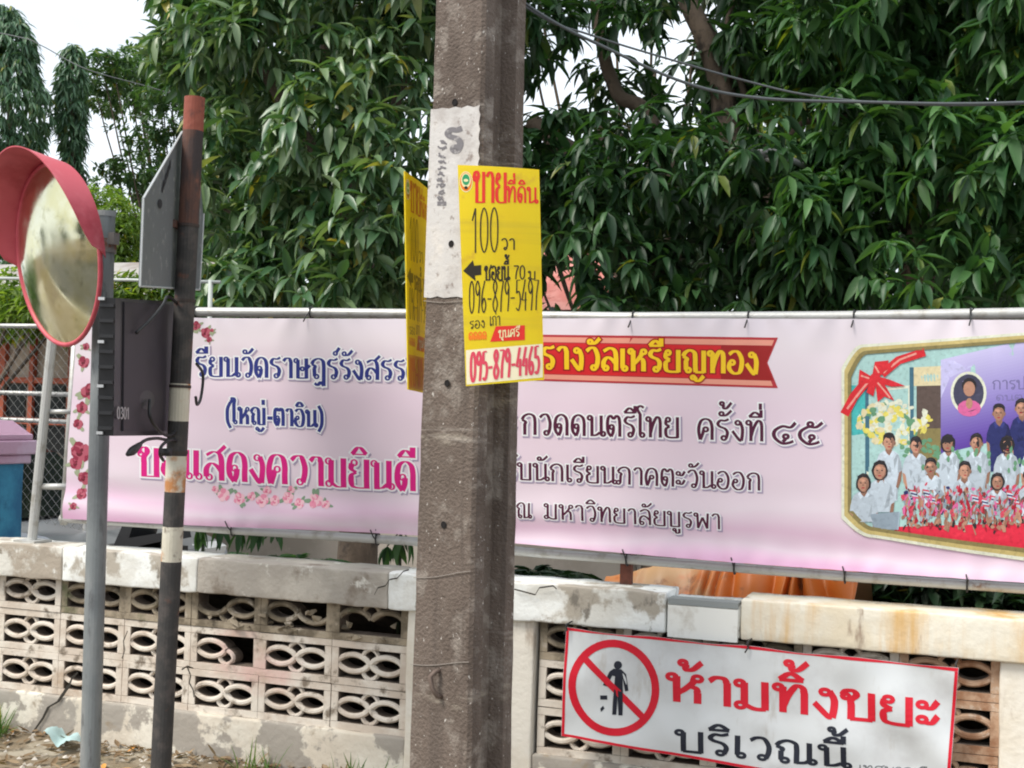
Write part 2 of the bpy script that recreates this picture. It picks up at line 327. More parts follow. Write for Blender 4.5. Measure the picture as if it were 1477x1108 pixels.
solo('verge', mb, mat('verge_soil', (.2, .155, .1), .95, layers=[((.34, .3, .23), 5, .45, .62), ((.1, .08, .05), 14, .5, .68), ((.09, .1, .04), 2.5, .55, .7)], bump=(45, 1.0)), 'strip of dry soil between the road and the wall', kind='structure', smooth=True)
mb = MB(); mb.grid(lambda u, v: Vector((-24+34*u, .3+9*v, -.002)), 20, 8)
solo('yard', mb, mat('yard_concrete', (.4, .37, .32), .85, layers=[((.28, .25, .21), 1.5, .45, .65), ((.16, .14, .12), 7, .55, .75)], bump=(40, .4)), 'pale concrete yard behind the wall', kind='structure')

def shade_bankf(u, v):
    x, y = -8+11*u, .16+1.15*v
    return Vector((x, y, .84*(1-v)**.6+.05*noise.noise(Vector((x*3, y*4, 1)))-.03))
mb = MB(); mb.grid(shade_bankf, 120, 14)
solo('shade_bank', mb, mat('shade_bank_dark', (.07, .05, .035), 1.0, layers=[((.12, .09, .06), 4, .45, .65), ((.03, .03, .02), 11, .5, .7)], bump=(30, 1.0)), 'added dark bank behind the wall that keeps the block openings dark', kind='structure', smooth=True)  # added dark bank, stands in for the shade seen through the openings

# ================================================================ perimeter wall
dirt = (.13, .105, .08)
m_block = mat('block_paint', (.56, .48, .4), .85, layers=[((.68, .62, .54), 5, .42, .58), ((.4, .29, .2), 2.6, .53, .68), ((.2, .16, .12), 10, .55, .68), ((.66, .45, .4), 1.3, .6, .75)], bump=(60, .5))
m_block_old = mat('block_mossy', (.36, .3, .22), .9, layers=[((.16, .13, .09), 6, .42, .58), ((.1, .12, .05), 3, .55, .68), ((.5, .44, .36), 14, .58, .7)], bump=(50, .8))
m_block_rust = mat('block_stained', (.5, .33, .22), .9, layers=[((.3, .15, .08), 7, .42, .6), ((.62, .52, .42), 16, .55, .7)], bump=(60, .6))
m_copw = mat('coping_white', (.66, .65, .6), .8, layers=[((.8, .82, .8), 3, .45, .6), ((.4, .36, .3), 5, .52, .6), ((.2, .18, .15), 13, .6, .7, (1, 1, .5))], bump=(60, .4))
m_copg = mat('coping_cement', (.38, .345, .3), .9, layers=[((.5, .46, .4), 3, .45, .65), ((.24, .2, .16), 6, .52, .66), ((.7, .68, .62), 9, .6, .68)], bump=(50, .8))
m_copm = mat('coping_mixed', (.62, .6, .54), .85, layers=[((.36, .31, .25), 4, .48, .58), ((.74, .74, .7), 7, .56, .66), ((.2, .16, .12), 13, .6, .7)], bump=(50, .7))
m_copy = mat('coping_cream', (.66, .58, .44), .85, layers=[((.72, .68, .58), 2.5, .42, .6), ((.6, .36, .12), 4, .47, .66, (1, 1, .1)), ((.3, .22, .16), 8, .58, .7, (1, 1, .3))], bump=(40, .5))
m_base = mat('base_stucco', (.58, .52, .43), .9, layers=[((.7, .66, .57), 2, .42, .58), ((.33, .3, .26), 3.1, .48, .52), ((.3, .24, .17), 7, .58, .72)], bump=(30, .8))
m_pier = mat('pier_cream', (.66, .6, .5), .85, layers=[((.74, .7, .62), 3, .4, .6), ((.4, .33, .26), 6, .58, .72, (1, 1, .3))], bump=(40, .5))
m_crack = mat('crack_shadow', (.03, .026, .02), 1.0)
wall = thing('perimeter_wall', 'low cracked cream wall of pierced concrete blocks under a worn coping', 'wall', (-2.2, .05, 0))
BW, BH = .375, .2
BZ0 = .256
m_block_shade = mat('block_inside_shade', (.17, .13, .1), .95, layers=[((.08, .06, .045), 6, .45, .65), ((.26, .21, .17), 14, .52, .7)])  # unpainted inner faces, coloured darker for the shade inside the openings
def arcbar(mb, pts, wd=.021, y0=.004, y1=.086):
    """bar of the block pattern with chamfered front edges, following pts in the block plane"""
    n = len(pts); V = []
    for i in range(n):
        a, b = Vector(pts[max(i-1, 0)]), Vector(pts[min(i+1, n-1)]); t = (b-a).normalized(); nn = Vector((-t.y, t.x)); p = Vector(pts[i])
        for o, yy in ((-.5, y1), (-.5, y0+.012), (-.2, y0), (.2, y0), (.5, y0+.012), (.5, y1)):
            q = p+nn*(o*wd); V.append((q.x, yy, q.y))
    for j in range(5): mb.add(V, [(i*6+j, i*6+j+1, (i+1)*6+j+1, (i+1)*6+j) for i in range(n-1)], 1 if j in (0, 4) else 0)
def eyes(x0, x1, h, n=12):
    cx = (x0+x1)/2; up = [(x0+(x1-x0)*k/n, h*math.sin(math.pi*k/n)**.62) for k in range(n+1)]
    return up, [(x, -z) for x, z in up]
def block_mesh(name, skip=(), mats=None):
    mb = MB(); W, H = BW/2, BH/2; t = .033
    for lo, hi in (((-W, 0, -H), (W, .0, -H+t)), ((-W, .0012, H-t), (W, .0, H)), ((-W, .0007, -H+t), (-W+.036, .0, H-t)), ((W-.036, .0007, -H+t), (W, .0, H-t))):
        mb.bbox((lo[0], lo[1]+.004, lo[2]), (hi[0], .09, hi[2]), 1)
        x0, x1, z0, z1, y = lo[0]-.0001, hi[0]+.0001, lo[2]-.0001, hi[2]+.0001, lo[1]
        mb.add([(x0, y+.006, z0), (x1, y+.006, z0), (x1, y+.006, z1), (x0, y+.006, z1), (x0+.0018, y, z0+.0018), (x1-.0018, y, z0+.0018), (x1-.0018, y, z1-.0018), (x0+.0018, y, z1-.0018)], [(0, 1, 5, 4), (1, 2, 6, 5), (2, 3, 7, 6), (3, 0, 4, 7), (4, 5, 6, 7)])
    k = 0
    for tagk, x0, x1 in (('l', -W+.024, -.002), ('r', .002, W-.024)):
        for side, arc in zip('ud', eyes(x0, x1, .038)):
            if tagk+side in skip: continue
            arcbar(mb, arc, .026, .003+.0007*k); k += 1
    for s in (1, -1):
        if ('t' if s > 0 else 'b') in skip: continue
        for sx in (1, -1):
            arcbar(mb, [(sx*.034*math.sin(math.pi*j/8)**.7+sx*.003, s*(.004+.066*j/8)) for j in range(9)], .022, .0062+.0007*k); k += 1
    return make_mesh(name, mb, [mats or m_block, m_block_shade])
mesh_full = block_mesh('breeze_block'); mesh_old = block_mesh('breeze_block', mats=m_block_old); mesh_rust = block_mesh('breeze_block', mats=m_block_rust)
mesh_b1 = block_mesh('breeze_block', ('ru', 'rd', 't'), None); mesh_b2 = block_mesh('breeze_block', ('lu', 't'), m_block_old); mesh_b3 = block_mesh('breeze_block', ('ru', 't', 'b'), m_block_old); mesh_b4 = block_mesh('breeze_block', ('rd', 'ld', 'b'), m_block_old)
rng = random.Random(3)

cols = []
for k in range(-5, 5): cols.append((-4.246+BW*k+BW/2, k))
for k in range(5): cols.append((-1.76+.368*k+.184, 10+k))
for k in range(3): cols.append((.45+.375*k+.19, 20+k))
for cx, k in cols:
    for row in range(3):
        me, lab = mesh_full, None
        if row == 2 and 2 <= k <= 4: me, lab = [mesh_b2, mesh_b3, mesh_b4][k-2], 'mossy broken block'
        elif row == 2 and (k in (0, 1, 10, 12)): me, lab = mesh_old, 'dirt darkened block'
        elif row == 1 and k == 2: me, lab = mesh_b1, 'block with its right half broken out'
        elif k == 14: me, lab = mesh_rust, 'rust stained block'
        o = link(bpy.data.objects.new('breeze_block', me)); o.parent = wall
        sx = .368/.375 if 10 <= k < 15 else 1
        o.location = (cx-wall.location.x+rng.uniform(-.002, .002), -.05+rng.uniform(-.002, .003), BZ0+BH*(row+.5)); o.scale = (sx*1.0, 1, .998)
        o.rotation_euler = (0, R(rng.uniform(-.5, .5)), 0)
        if lab: tag(o, lab)
# base course, piers, coping
mb = MB(); mb.rbox((-6.2, -.028, -.25), (-2.36, .13, .258), .012, .05, .006, 5); part('base_course', mb, m_base, wall, smooth=True)
mb = MB(); mb.rbox((-1.77, -.028, -.25), (1.65, .13, .258), .012, .05, .006, 5); part('base_course', mb, m_base, wall, smooth=True)
mb = MB(); mb.rbox((-2.362, -.035, -.25), (-1.772, .14, .83), .01, .05, .004, 5); part('pier', mb, m_pier, wall, smooth=True)
mb = MB(); mb.rbox((.078, -.03, -.25), (.452, .14, .822), .01, .05, .004, 5); part('pier', mb, m_pier, wall, smooth=True)
mb = MB(); mb.bbox((-6.2, .012, .846), (1.65, .088, .9)); part('bond_beam', mb, m_copg, wall)
cz0, cz1 = .822, .985
for x0, x1, m_, amp, lab in ((-6.2, -4.2, m_copm, .012, 'patchy weathered coping'), (-4.198, -3.43, m_copw, .009, 'white painted coping'), (-3.428, -2.45, m_copg, .01, 'bare cement coping'), (-2.448, -2.22, m_copw, .012, 'cracked white end of the coping'), (-2.218, -1.2, m_copw, .01, 'chipped pale coping'), (-.895, 1.65, m_copy, .006, 'cream coping with rust stains')):
    mb = MB(); mb.rbox((x0, -.062, cz0), (x1, .19, cz1), .009, .035, amp*.6, 9); part('coping', mb, m_, wall, lab, smooth=True)
mb = MB(); mb.rbox((-1.198, -.055, cz0), (-.897, .19, cz1-.03), .012, .035, .005, 7); part('coping', mb, m_copw, wall, smooth=True)
mb = MB(); mb.bbox((-1.19, -.066, cz0-.012), (-.905, -.04, cz1-.045)); mb.bbox((-1.19, -.066, cz1-.041), (-.905, .02, cz1-.018), 1)
part('patch_panel', mb, [mat('patch_white', (.78, .78, .74), .7, layers=[((.55, .52, .46), 8, .5, .7)]), mat('patch_grey', (.25, .27, .27), .7)], wall, 'newer white patch panel')
fw = on_plane(Vector((0, -.0375, 0)), Vector((0, -1, 0)))
mb = MB()
for path in ([(100, 988), (92, 1000), (84, 1012), (70, 1020), (62, 1036), (52, 1050), (44, 1062), (36, 1078)],):
    p = [fw(x, y) for x, y in path]
    for i in range(len(p)-1):
        wd = .009*(1-i/len(p))+.003; mb.add([p[i]-Vector((wd, 0, 0)), p[i]+Vector((wd, 0, 0)), p[i+1]+Vector((wd*.8, 0, 0)), p[i+1]-Vector((wd*.8, 0, 0))], [(0, 1, 2, 3)])
fw2 = on_plane(Vector((0, -.078, 0)), Vector((0, -1, 0)))
for path in ([(590, 822), (582, 824), (573, 834), (562, 836), (556, 845), (545, 848), (540, 858)], [(742, 850), (772, 858), (778, 848), (798, 845), (803, 850)]):
    p = [fw2(x, y) for x, y in path]
    for i in range(len(p)-1): mb.add([p[i]-Vector((0, 0, .003)), p[i]+Vector((0, 0, .003)), p[i+1]+Vector((0, 0, .003)), p[i+1]-Vector((0, 0, .003))], [(0, 1, 2, 3)])
fw3 = on_plane(Vector((0, -.0545, 0)), Vector((0, -1, 0)))
for path, wd0 in (([(100, 988), (104, 978), (112, 970)], .006), ([(262, 966), (270, 961), (279, 964)], .004), ([(270, 962), (275, 974), (273, 985), (279, 996), (280, 1006)], .004), ([(176, 950), (180, 938), (178, 925), (184, 910)], .003)):
    p = [fw3(x, y) for x, y in path]
    for i in range(len(p)-1):
        t = (p[i+1]-p[i]).normalized(); s_ = Vector((t.z, 0, -t.x))*wd0; mb.add([p[i]-s_, p[i]+s_, p[i+1]+s_*.7, p[i+1]-s_*.7], [(0, 1, 2, 3)])
part('crack', mb, m_crack, wall)
# rubble and torn roots lodged in the top course
mb = MB()
for i in range(26):
    x = rng.uniform(-3.5, -2.4); c = Vector((x, -.02+rng.uniform(0, .05), BZ0+.4+.02+rng.random()*.12 if rng.random() < .7 else BZ0+.42))
    bm = bmesh.new(); s_ = (rng.uniform(.012, .035), .02, rng.uniform(.008, .018))
    for q in range(11): bm.verts.new([c[j]+rng.gauss(0, .6)*s_[j] for j in range(3)])
    bmesh.ops.convex_hull(bm, input=bm.verts); bm.verts.ensure_lookup_table(); bm.verts.index_update()
    mb.add([v.co for v in bm.verts], [tuple(v.index for v in f.verts) for f in bm.faces]); bm.free()
part('broken_fragments', mb, m_block_old, wall, kind='stuff')
# ================================================================ banner on its pipe frame
m_galv = mat('galvanised_pipe', (.5, .5, .48), .45, .35, layers=[((.36, .34, .3), 12, .5, .7), ((.24, .12, .06), 9, .66, .76)], bump=(80, .2))
BY = .05
TIE_T = [at(x, 452, .05).x for x in (284, 450, 700, 914, 1080, 1232, 1400)]; TIE_B = [at(x, y, .05).x for x, y in ((337, 765), (545, 778), (905, 807), (1060, 819), (1219, 832), (1395, 844))]
def fold(X, Z):
    pk = 0.0
    for T_, e in ((TIE_T, (2.117-Z)/.16), (TIE_B, (Z-1.12)/.13)):
        if e < 4:
            for tx in T_:
                q = abs(X-tx)
                if q < .4: pk += .006*math.exp(-max(0, e))*math.exp(-(q/.16)**2)*math.cos(q*52/(1+max(0, e)*.7))
    b = max(0.0, min(1.0, (1.5-Z)/.4)); t = max(0, (Z-1.98)/.13)
    d = .012*b*b*math.sin(30*(Z-.02*X)+1.6*math.sin(X*1.3)+.5)+.01*b*noise.noise(Vector((X*1.5, Z*9, 1.0)))
    d += .004*noise.noise(Vector((X*.9+Z*1.5, Z*5, 5.0)))+.003*noise.noise(Vector((X*5, Z*5, 9.0)))
    return d+pk+.004*t*math.sin(X*8.2)
banner_front = on_plane(Vector((0, BY, 0)), Vector((0, -1, 0)))
def BP(x, y, lay=0.0):
    p = banner_front(x, y, 0); p.y += -fold(p.x, p.z)-.0006-.00045*lay; return p
bx0, bx1 = -4.25, 1.95
def btop(X): return 2.117-.004*math.sin((X-bx0)*1.05)**2
def bbot(X): return 1.112+.03*math.exp(-((X+2.4)/1.1)**2)
rail_top = [at(x, y, .1) for x, y in ((96, 452), (285, 450), (450, 451), (610, 453), (760, 456), (900, 458), (1200, 457), (1477, 452), (1700, 449), (1990, 446))]
rail_bot = [at(x, y, .1) for x, y in ((88, 748), (200, 755), (337, 765), (470, 773), (596, 781), (780, 798), (1000, 814), (1240, 833), (1477, 849), (1800, 872), (2100, 893))]
banner = thing('event_banner', 'long pink printed cloth banner with thai lettering tied to a pipe frame above the wall', 'banner', (-1.2, BY, 1.6))
m_cloth = mat('banner_vinyl', (.68, .56, .68), .38, spec=.4)
n, l = m_cloth.node_tree.nodes, m_cloth.node_tree.links   # printed colour wash: paler clouds, deeper pink towards the lower hem
geo = n.new('ShaderNodeNewGeometry'); sx = n.new('ShaderNodeSeparateXYZ'); l.new(geo.outputs['Position'], sx.inputs[0])
nz = n.new('ShaderNodeTexNoise'); nz.inputs['Scale'].default_value = 1.4; nz.inputs['Detail'].default_value = 3; mp = n.new('ShaderNodeMapping'); mp.inputs['Scale'].default_value = (.6, 1, 2.2)
l.new(geo.outputs['Position'], mp.inputs[0]); l.new(mp.outputs[0], nz.inputs['Vector'])
ad = n.new('ShaderNodeMath'); ad.operation = 'MULTIPLY_ADD'; ad.inputs[1].default_value = .22; l.new(nz.outputs['Fac'], ad.inputs[0]); l.new(sx.outputs['Z'], ad.inputs[2])
rp = n.new('ShaderNodeValToRGB'); mr = n.new('ShaderNodeMapRange'); mr.inputs['From Min'].default_value = 1.1; mr.inputs['From Max'].default_value = 2.3; l.new(ad.outputs[0], mr.inputs['Value']); l.new(mr.outputs[0], rp.inputs[0])
el = rp.color_ramp.elements; el[0].position = 0.04; el[0].color = (.72, .36, .62, 1); el[1].position = 1; el[1].color = (.72, .66, .74, 1)
for p_, c_ in ((.11, (.68, .4, .58)), (.155, (.7, .57, .66)), (.2, (.67, .47, .6)), (.27, (.7, .6, .67)), (.42, (.69, .57, .65)), (.62, (.69, .56, .65)), (.86, (.72, .65, .7))): e = el.new(p_); e.color = (*c_, 1)
l.new(rp.outputs[0], n['Principled BSDF'].inputs['Base Color'])
mb = MB()
def bsurf(u, v):
    X = bx0+(bx1-bx0)*u-.04*(1-v)*(1-u); z0, z1 = bbot(X), btop(X); Z = z0+(z1-z0)*v; return Vector((X, BY-fold(X, Z), Z))
mb.grid(bsurf, 420, 80); part('sheet', mb, m_cloth, banner, smooth=True)
# -- lettering
navy, mag, maroon = ink((.025, .035, .2)), ink((.62, .01, .2)), ink((.075, .008, .035))
white, grey, gold, dred = ink((.78, .78, .8)), ink((.36, .3, .42)), ink((.8, .52, .015)), ink((.3, .01, .01))
def lettering(args, mats, layers, label=None, **kw):
    for a in args:
        mb = MB(); text(mb, BP, *a[:8], layers, *(a[8:] if len(a) > 8 else ()), **kw); part('lettering', mb, mats, banner, label)
HALO = [(0, .085, 1.9, 2.0), (1, .075, 0, 0), (2, 0, 0, 0)]
lettering([('รียนวัดราษฎร์รังสรร', 282, 543, 586, 549, 29, .2, .075, '', 'ค์'), ('โรงเ', 199, 540, 271, 543, 29, .2, .075)], [grey, white, navy], HALO, 'navy blue thai school name')
lettering([('(ใหญ่-ตาอิน)', 326, 611, 467, 617, 25, .24, .09)], [grey, white, navy], HALO, 'navy blue thai words in brackets')
lettering([('ขอแสดงความยินดี', 200, 687, 602, 709, 42, .21, .045)], [grey, white, mag], [(0, .06, 2.0, 2.2), (1, .06, 0, 0), (2, 0, 0, 0)], 'large magenta thai congratulation')
lettering([('กวดดนตรีไทย', 752, 627, 982, 632, 30, .16, .09, 'การประ\u2009'), ('ครั้งที่', 1005, 634, 1104, 637, 30, .16, .09), ('๔๕', 1113, 639, 1188, 641, 29, .2, .12)], [grey, white, maroon], HALO, 'dark maroon thai line with the number')
lettering([('นักเรียนภาคตะวันออก', 769, 693, 1099, 708, 25, .16, .09, 'สหรับ')], [grey, white, maroon], HALO, 'dark maroon thai middle line')
lettering([('ณ', 745, 747, 768, 748, 22, .16, .09), ('มหาวิทยาลัยบูรพา', 785, 748, 1041, 764, 22, .16, .09)], [grey, white, maroon], HALO, 'dark maroon thai lowest line')
# -- red prize ribbon
def ribbon_y(x, v):   # v 0 top, 1 bottom
    return (481+(x-640)*.0125)*(1-v)+(545+(x-640)*.031)*v
mb = MB()
def rb(xa, xb, va, vb, lay, m, notch=True):
    def fn(u, v):
        vv = va+(vb-va)*v; xe = xb-(15*(1-abs(2*vv-1)) if notch else 0); x = xa+(xe-xa)*u; return BP(x, ribbon_y(x, vv), lay)
    mb.grid(fn, 60, 6, m)
rb(616, 1122, 0, 1, .9, 0); rb(616, 1118, .05, .16, 1.5, 1); rb(616, 1116, .86, .96, 1.5, 1); rb(616, 1117, .18, .84, 1.5, 2)
rb(1040, 1120, .17, .85, 2.0, 4)
text(mb, BP, 'รางวัลเหรียญทอง', 781, 532, 1096, 540, 32, .21, .1, [(4, .06, 0, 0), (3, 0, 0, 0)], 'รับ', lay=2.6)
part('ribbon_print', mb, [ink((.42, .03, .04)), ink((.72, .3, .22)), ink((.58, .015, .02)), gold, dred], banner)
# -- roses
rr = random.Random(5)
def rose(mb, x, y, r, big=1.0):
    for k in range(3): a = rr.random()*6.3; blob(mb, BP, x+r*1.1*math.cos(a), y+r*1.1*math.sin(a), r*.75, r*.33, 1+.05*k, 3, 8, .1, rr, a)
    for k in range(6): a = k*1.05+rr.random(); blob(mb, BP, x+r*.5*math.cos(a), y+r*.55*math.sin(a), r*.55, r*.6, 1.3+.06*k, k % 2, 9, .12, rr)
    for k in range(4): a = k*1.6+rr.random(); blob(mb, BP, x+r*.2*math.cos(a), y+r*.25*math.sin(a), r*(.42-.08*k), r*(.42-.08*k), 1.8+.06*k, (1, 2, 0, 2)[k], 8, .12, rr)
mb = MB()
RP1 = [ink((.25, .025, .055)), ink((.4, .09, .13)), ink((.13, .012, .025)), ink((.3, .34, .22))]
for x, y, r in ((121, 522, 8), (128, 565, 11), (118, 588, 8), (113, 612, 7), (117, 652, 14), (110, 668, 9), (121, 690, 9), (118, 712, 8), (108, 730, 5), (124, 500, 5), (272, 474, 9), (284, 470, 6), (297, 480, 7), (305, 478, 4), (302, 490, 4)):
    mb = MB(); rose(mb, x, y, r); part('printed_rose', mb, RP1, banner)
for x, y, r in ((322, 714, 9), (345, 719, 8), (362, 716, 6), (378, 722, 9), (396, 722, 7), (415, 718, 8), (432, 726, 7), (455, 722, 10), (470, 728, 6), (310, 706, 5), (385, 708, 6), (420, 706, 5)):
    mb = MB(); rose(mb, x, y, r); part('printed_rose', mb, [ink((.72, .25, .36)), ink((.78, .48, .54)), ink((.62, .14, .24)), ink((.2, .3, .2))], banner, 'pale pink printed rose')
# -- framed group picture
def ptop(x):
    if x < 1250: return 545-38*math.sin(min(1, (x-1222)/28)*math.pi/2) if x > 1222 else 545
    return 507-(x-1250)*.075
def pbot(x):
    if x < 1262: return 735+30*math.sin(min(1, (x-1222)/40)*math.pi/2) if x > 1222 else 735
    return 765+(x-1262)*.165-(.0001*(x-1262)**2)
mb = MB(); XE = 1640.0
names = ['gold', 'teal', 'teal2', 'cream', 'brown', 'purple', 'lilac', 'red', 'skin', 'hair', 'shirt', 'shirt2', 'navy', 'flagred', 'leaf', 'yellow', 'pale', 'bow', 'bowlight', 'ink', 'portrait', 'pinkcloth', 'olive', 'deep']
cols_ = [(.5, .4, .16), (.06, .42, .42), (.36, .56, .54), (.66, .58, .36), (.1, .07, .06), (.14, .06, .36), (.5, .48, .74), (.62, .02, .05), (.42, .22, .15), (.02, .017, .02), (.52, .6, .68), (.4, .5, .6), (.02, .025, .12), (.55, .06, .1), (.12, .28, .16), (.66, .58, .12), (.66, .68, .55), (.6, .02, .03), (.72, .3, .25), (.16, .14, .3), (.05, .05, .09), (.6, .12, .3), (.22, .18, .07), (.05, .14, .2)]
K = {nm: i for i, nm in enumerate(names)}
cols2 = []; NB = len(names)+30
def colfill(xa, xb, ft, fb, lay, m, nx=60, ny=10): mb.grid(lambda u, v: (lambda x: BP(x, ft(x)*(1-v)+fb(x)*v, lay))(xa+(xb-xa)*u), nx, ny, m)
colfill(1226, XE, lambda x: ptop(x)+4, lambda x: pbot(x)-3, 2.0, K['teal2'], 90)
gquad(mb, BP, (1228, 556), (1248, 556), (1248, 628), (1228, 628), 2.4, K['teal']); gquad(mb, BP, (1250, 562), (1313, 556), (1313, 690), (1250, 690), 2.4, K['pale']); gquad(mb, BP, (1253, 566), (1310, 560), (1310, 690), (1253, 690), 2.7, K['teal2'])
gquad(mb, BP, (1248, 556), (1254, 556), (1254, 700), (1248, 700), 2.8, K['deep'], 2); gquad(mb, BP, (1312, 530), (1318, 530), (1318, 690), (1312, 690), 2.8, K['deep'], 2)
gquad(mb, BP, (1318, 530), (1357, 528), (1357, 556), (1318, 557), 2.5, K['cream']); gquad(mb, BP, (1322, 557), (1357, 556), (1357, 618), (1322, 618), 2.6, K['brown']); gquad(mb, BP, (1318, 618), (1357, 618), (1357, 700), (1318, 700), 2.5, K['olive'])
for k in range(30):   # purple stage board, lighter towards its upper right
    f_ = k/29; c_ = ink((.1+.42*f_**1.3, .045+.44*f_**1.3, .3+.44*f_)); i_ = len(cols_)+k; names.append(c_)
    y0, y1 = 640-125*f_+0, 650-125*f_+8
    gquad(mb, BP, (1357, 655-4.53*(k+1)), (XE-20, 592-4.53*(k+1)), (XE-20, 592-4.53*k), (1357, 655-4.53*k), 2.9, i_, 14, 2)
shape(mb, BP, [(1357, 521), (1420, 517), (1400, 530), (1370, 545), (1357, 575)], 3.2, K['lilac'])
blob(mb, BP, 1397, 567, 26, 31, 3.5, K['pale'], 24); blob(mb, BP, 1397, 567, 22, 27, 3.9, K['portrait'], 24)
blob(mb, BP, 1398, 589, 17, 12, 4.2, K['pinkcloth'], 12); blob(mb, BP, 1398, 582, 5, 8, 4.4, K['skin'], 10); blob(mb, BP, 1398, 556, 10.5, 11, 4.5, K['hair'], 14); blob(mb, BP, 1398, 561, 8.5, 11, 4.8, K['skin'], 14)
text(mb, BP, 'การประกวด', 1431, 562, 1540, 560, 13, .15, .1, [(K['ink'], 0, 0, 0)], lay=3.6)
text(mb, BP, 'ดนตรีไทย', 1436, 578, 1520, 577, 8, .15, .1, [(K['ink'], 0, 0, 0)], lay=3.6)
colfill(1290, XE, lambda x: 760-(x-1290)*.03, lambda x: pbot(x)-3.5, 3.0, K['red'], 60, 4)
pr = random.Random(11)
for k in range(150):   # bouquet
    a, q = pr.random()*6.3, pr.random()**.5; blob(mb, BP, 1290+52*q*math.cos(a), 610+31*q*math.sin(a), pr.uniform(3, 8), pr.uniform(2.5, 6), 3.3+.004*k, K[pr.choice(['yellow', 'yellow', 'pale', 'pale', 'cream', 'leaf'])], 7, .3, pr, pr.random()*3)
for k in range(26): blob(mb, BP, 1315+pr.uniform(-20, 45), 640+pr.uniform(-6, 18), 4, 3, 3.9+.01*k, K['leaf'], 6, .3, pr)
for base_, fs in (('skin', (.62, .8, 1.15, 1.35)), ('shirt', (.62, .8, .9, 1.1)), ('shirt2', (.6, .8, 1.2)), ('navy', (.6, 1.6)), ('red', (.55, .75)), ('hair', (2.5,))):
    for q, f_ in enumerate(fs): names.append(None); cols2.append(tuple(min(.8, c*f_) for c in cols_[K[base_]])); K[base_+'_'+str(q)] = NB+len(cols2)-1
def kid(x, y, s, shirt='shirt', lay=4.5, low=84):
    """a small printed figure: neck, head with lit and shaded side, hair, ears, collar, sleeves and creased shirt"""
    s = s*1.07; w = 14.5*s*pr.uniform(.92, 1.08); tl = pr.uniform(-2.2, 2.2)*s; sk = pr.choice(['skin', 'skin_1', 'skin_2']); girl = pr.random() < .4
    sh0, sh1, sh2 = (pr.choice(['shirt_1', 'shirt_2', 'shirt']), 'shirt_0', 'shirt_3') if shirt == 'shirt' else ('navy', 'navy_0', 'navy_1')
    P_ = [(x-w*.5, y+13*s), (x-w*.95, y+18*s), (x-w*1.25, y+30*s), (x-w*1.33, y+42*s), (x-w*.95, y+46*s), (x-w*.85, y+low*s), (x+w*.85, y+low*s), (x+w*.95, y+46*s), (x+w*1.33, y+42*s), (x+w*1.22, y+29*s), (x+w*.95, y+18*s), (x+w*.5, y+13*s)]
    shape(mb, BP, P_, lay, K[sh0])
    shape(mb, BP, [(x+w*.4, y+14*s), (x+w*.95, y+19*s), (x+w*1.2, y+30*s), (x+w*1.3, y+41*s), (x+w*.9, y+45*s), (x+w*.83, y+(low-1)*s), (x+w*.3, y+(low-1)*s), (x+w*.55, y+36*s)], lay+.1, K[sh1])
    for q in range(5):
        a, b = pr.uniform(-.8, .7)*w, pr.uniform(22, 52)*s; shape(mb, BP, [(x+a, y+b), (x+a+pr.uniform(2, 6)*s, y+b+pr.uniform(3, 9)*s), (x+a+pr.uniform(-2, 3)*s, y+b+pr.uniform(7, 14)*s)], lay+.15+.02*q, K[pr.choice([sh1, sh2, sh1])])
    for sd in (-1, 1): shape(mb, BP, [(x+sd*w*1.3, y+41*s), (x+sd*w*1.0, y+44*s), (x+sd*w*(.7+.2*pr.random()), y+64*s), (x+sd*w*.9, y+67*s), (x+sd*w*1.2, y+55*s)], lay+.3, K[sk if sd < 0 else 'skin_0'])
    shape(mb, BP, [(x-4*s, y+7*s), (x+4*s, y+7*s), (x+5*s, y+15*s), (x+1*s, y+20*s), (x-5*s, y+15*s)], lay+.35, K['skin_0'])
    for sd in (-1, 1): shape(mb, BP, [(x+sd*5*s, y+13*s), (x+sd*1*s, y+20*s), (x+sd*5*s, y+23*s), (x+sd*8*s, y+16*s)], lay+.4, K[sh2])
    hx = x+tl*.4
    if girl: blob(mb, BP, hx, y+1*s, 10.5*s, 13*s, lay+.45, K['hair'], 14, .06, pr)
    else:
        blob(mb, BP, hx, y-3*s, 9*s, 10.5*s, lay+.45, K['hair'], 14, .05, pr)
        for sd in (-1, 1): blob(mb, BP, hx+sd*8*s, y+2*s, 1.7*s, 3*s, lay+.5, K['skin_0'], 8)
    blob(mb, BP, hx, y+2*s, 7.7*s, 10*s, lay+.55, K[sk], 16); shape(mb, BP, [(hx+2.5*s, y-6*s), (hx+6.5*s, y-4*s), (hx+7.6*s, y+2*s), (hx+6.2*s, y+8*s), (hx+2.5*s, y+11.5*s), (hx+4*s, y+4*s)], lay+.6, K['skin_0'])
    blob(mb, BP, hx-2*s, y-2.5*s, 3.6*s, 2.4*s, lay+.62, K['skin_3'], 8)
    shape(mb, BP, [(hx-8.6*s, y-1*s), (hx-8*s, y-9*s), (hx-1*s, y-13*s), (hx+6*s, y-11.5*s), (hx+8.6*s, y-3*s), (hx+6*s, y-6*s), (hx-1*s, y-7.5*s), (hx-6*s, y-5*s)], lay+.68, K['hair']); shape(mb, BP, [(hx-5*s, y-9.5*s), (hx, y-12*s), (hx+4*s, y-10.5*s), (hx-1*s, y-10*s)], lay+.72, K['hair_0'])
    for sd in (-1, 1):
        blob(mb, BP, hx+tl*.3+sd*3.1*s, y+.6*s, 1.5*s, .8*s, lay+.76, K['hair'], 7); shape(mb, BP, [(hx+tl*.3+sd*1.6*s, y-1.4*s), (hx+tl*.3+sd*4.8*s, y-1.7*s), (hx+tl*.3+sd*4.6*s, y-1.0*s)], lay+.78, K['hair_0'])
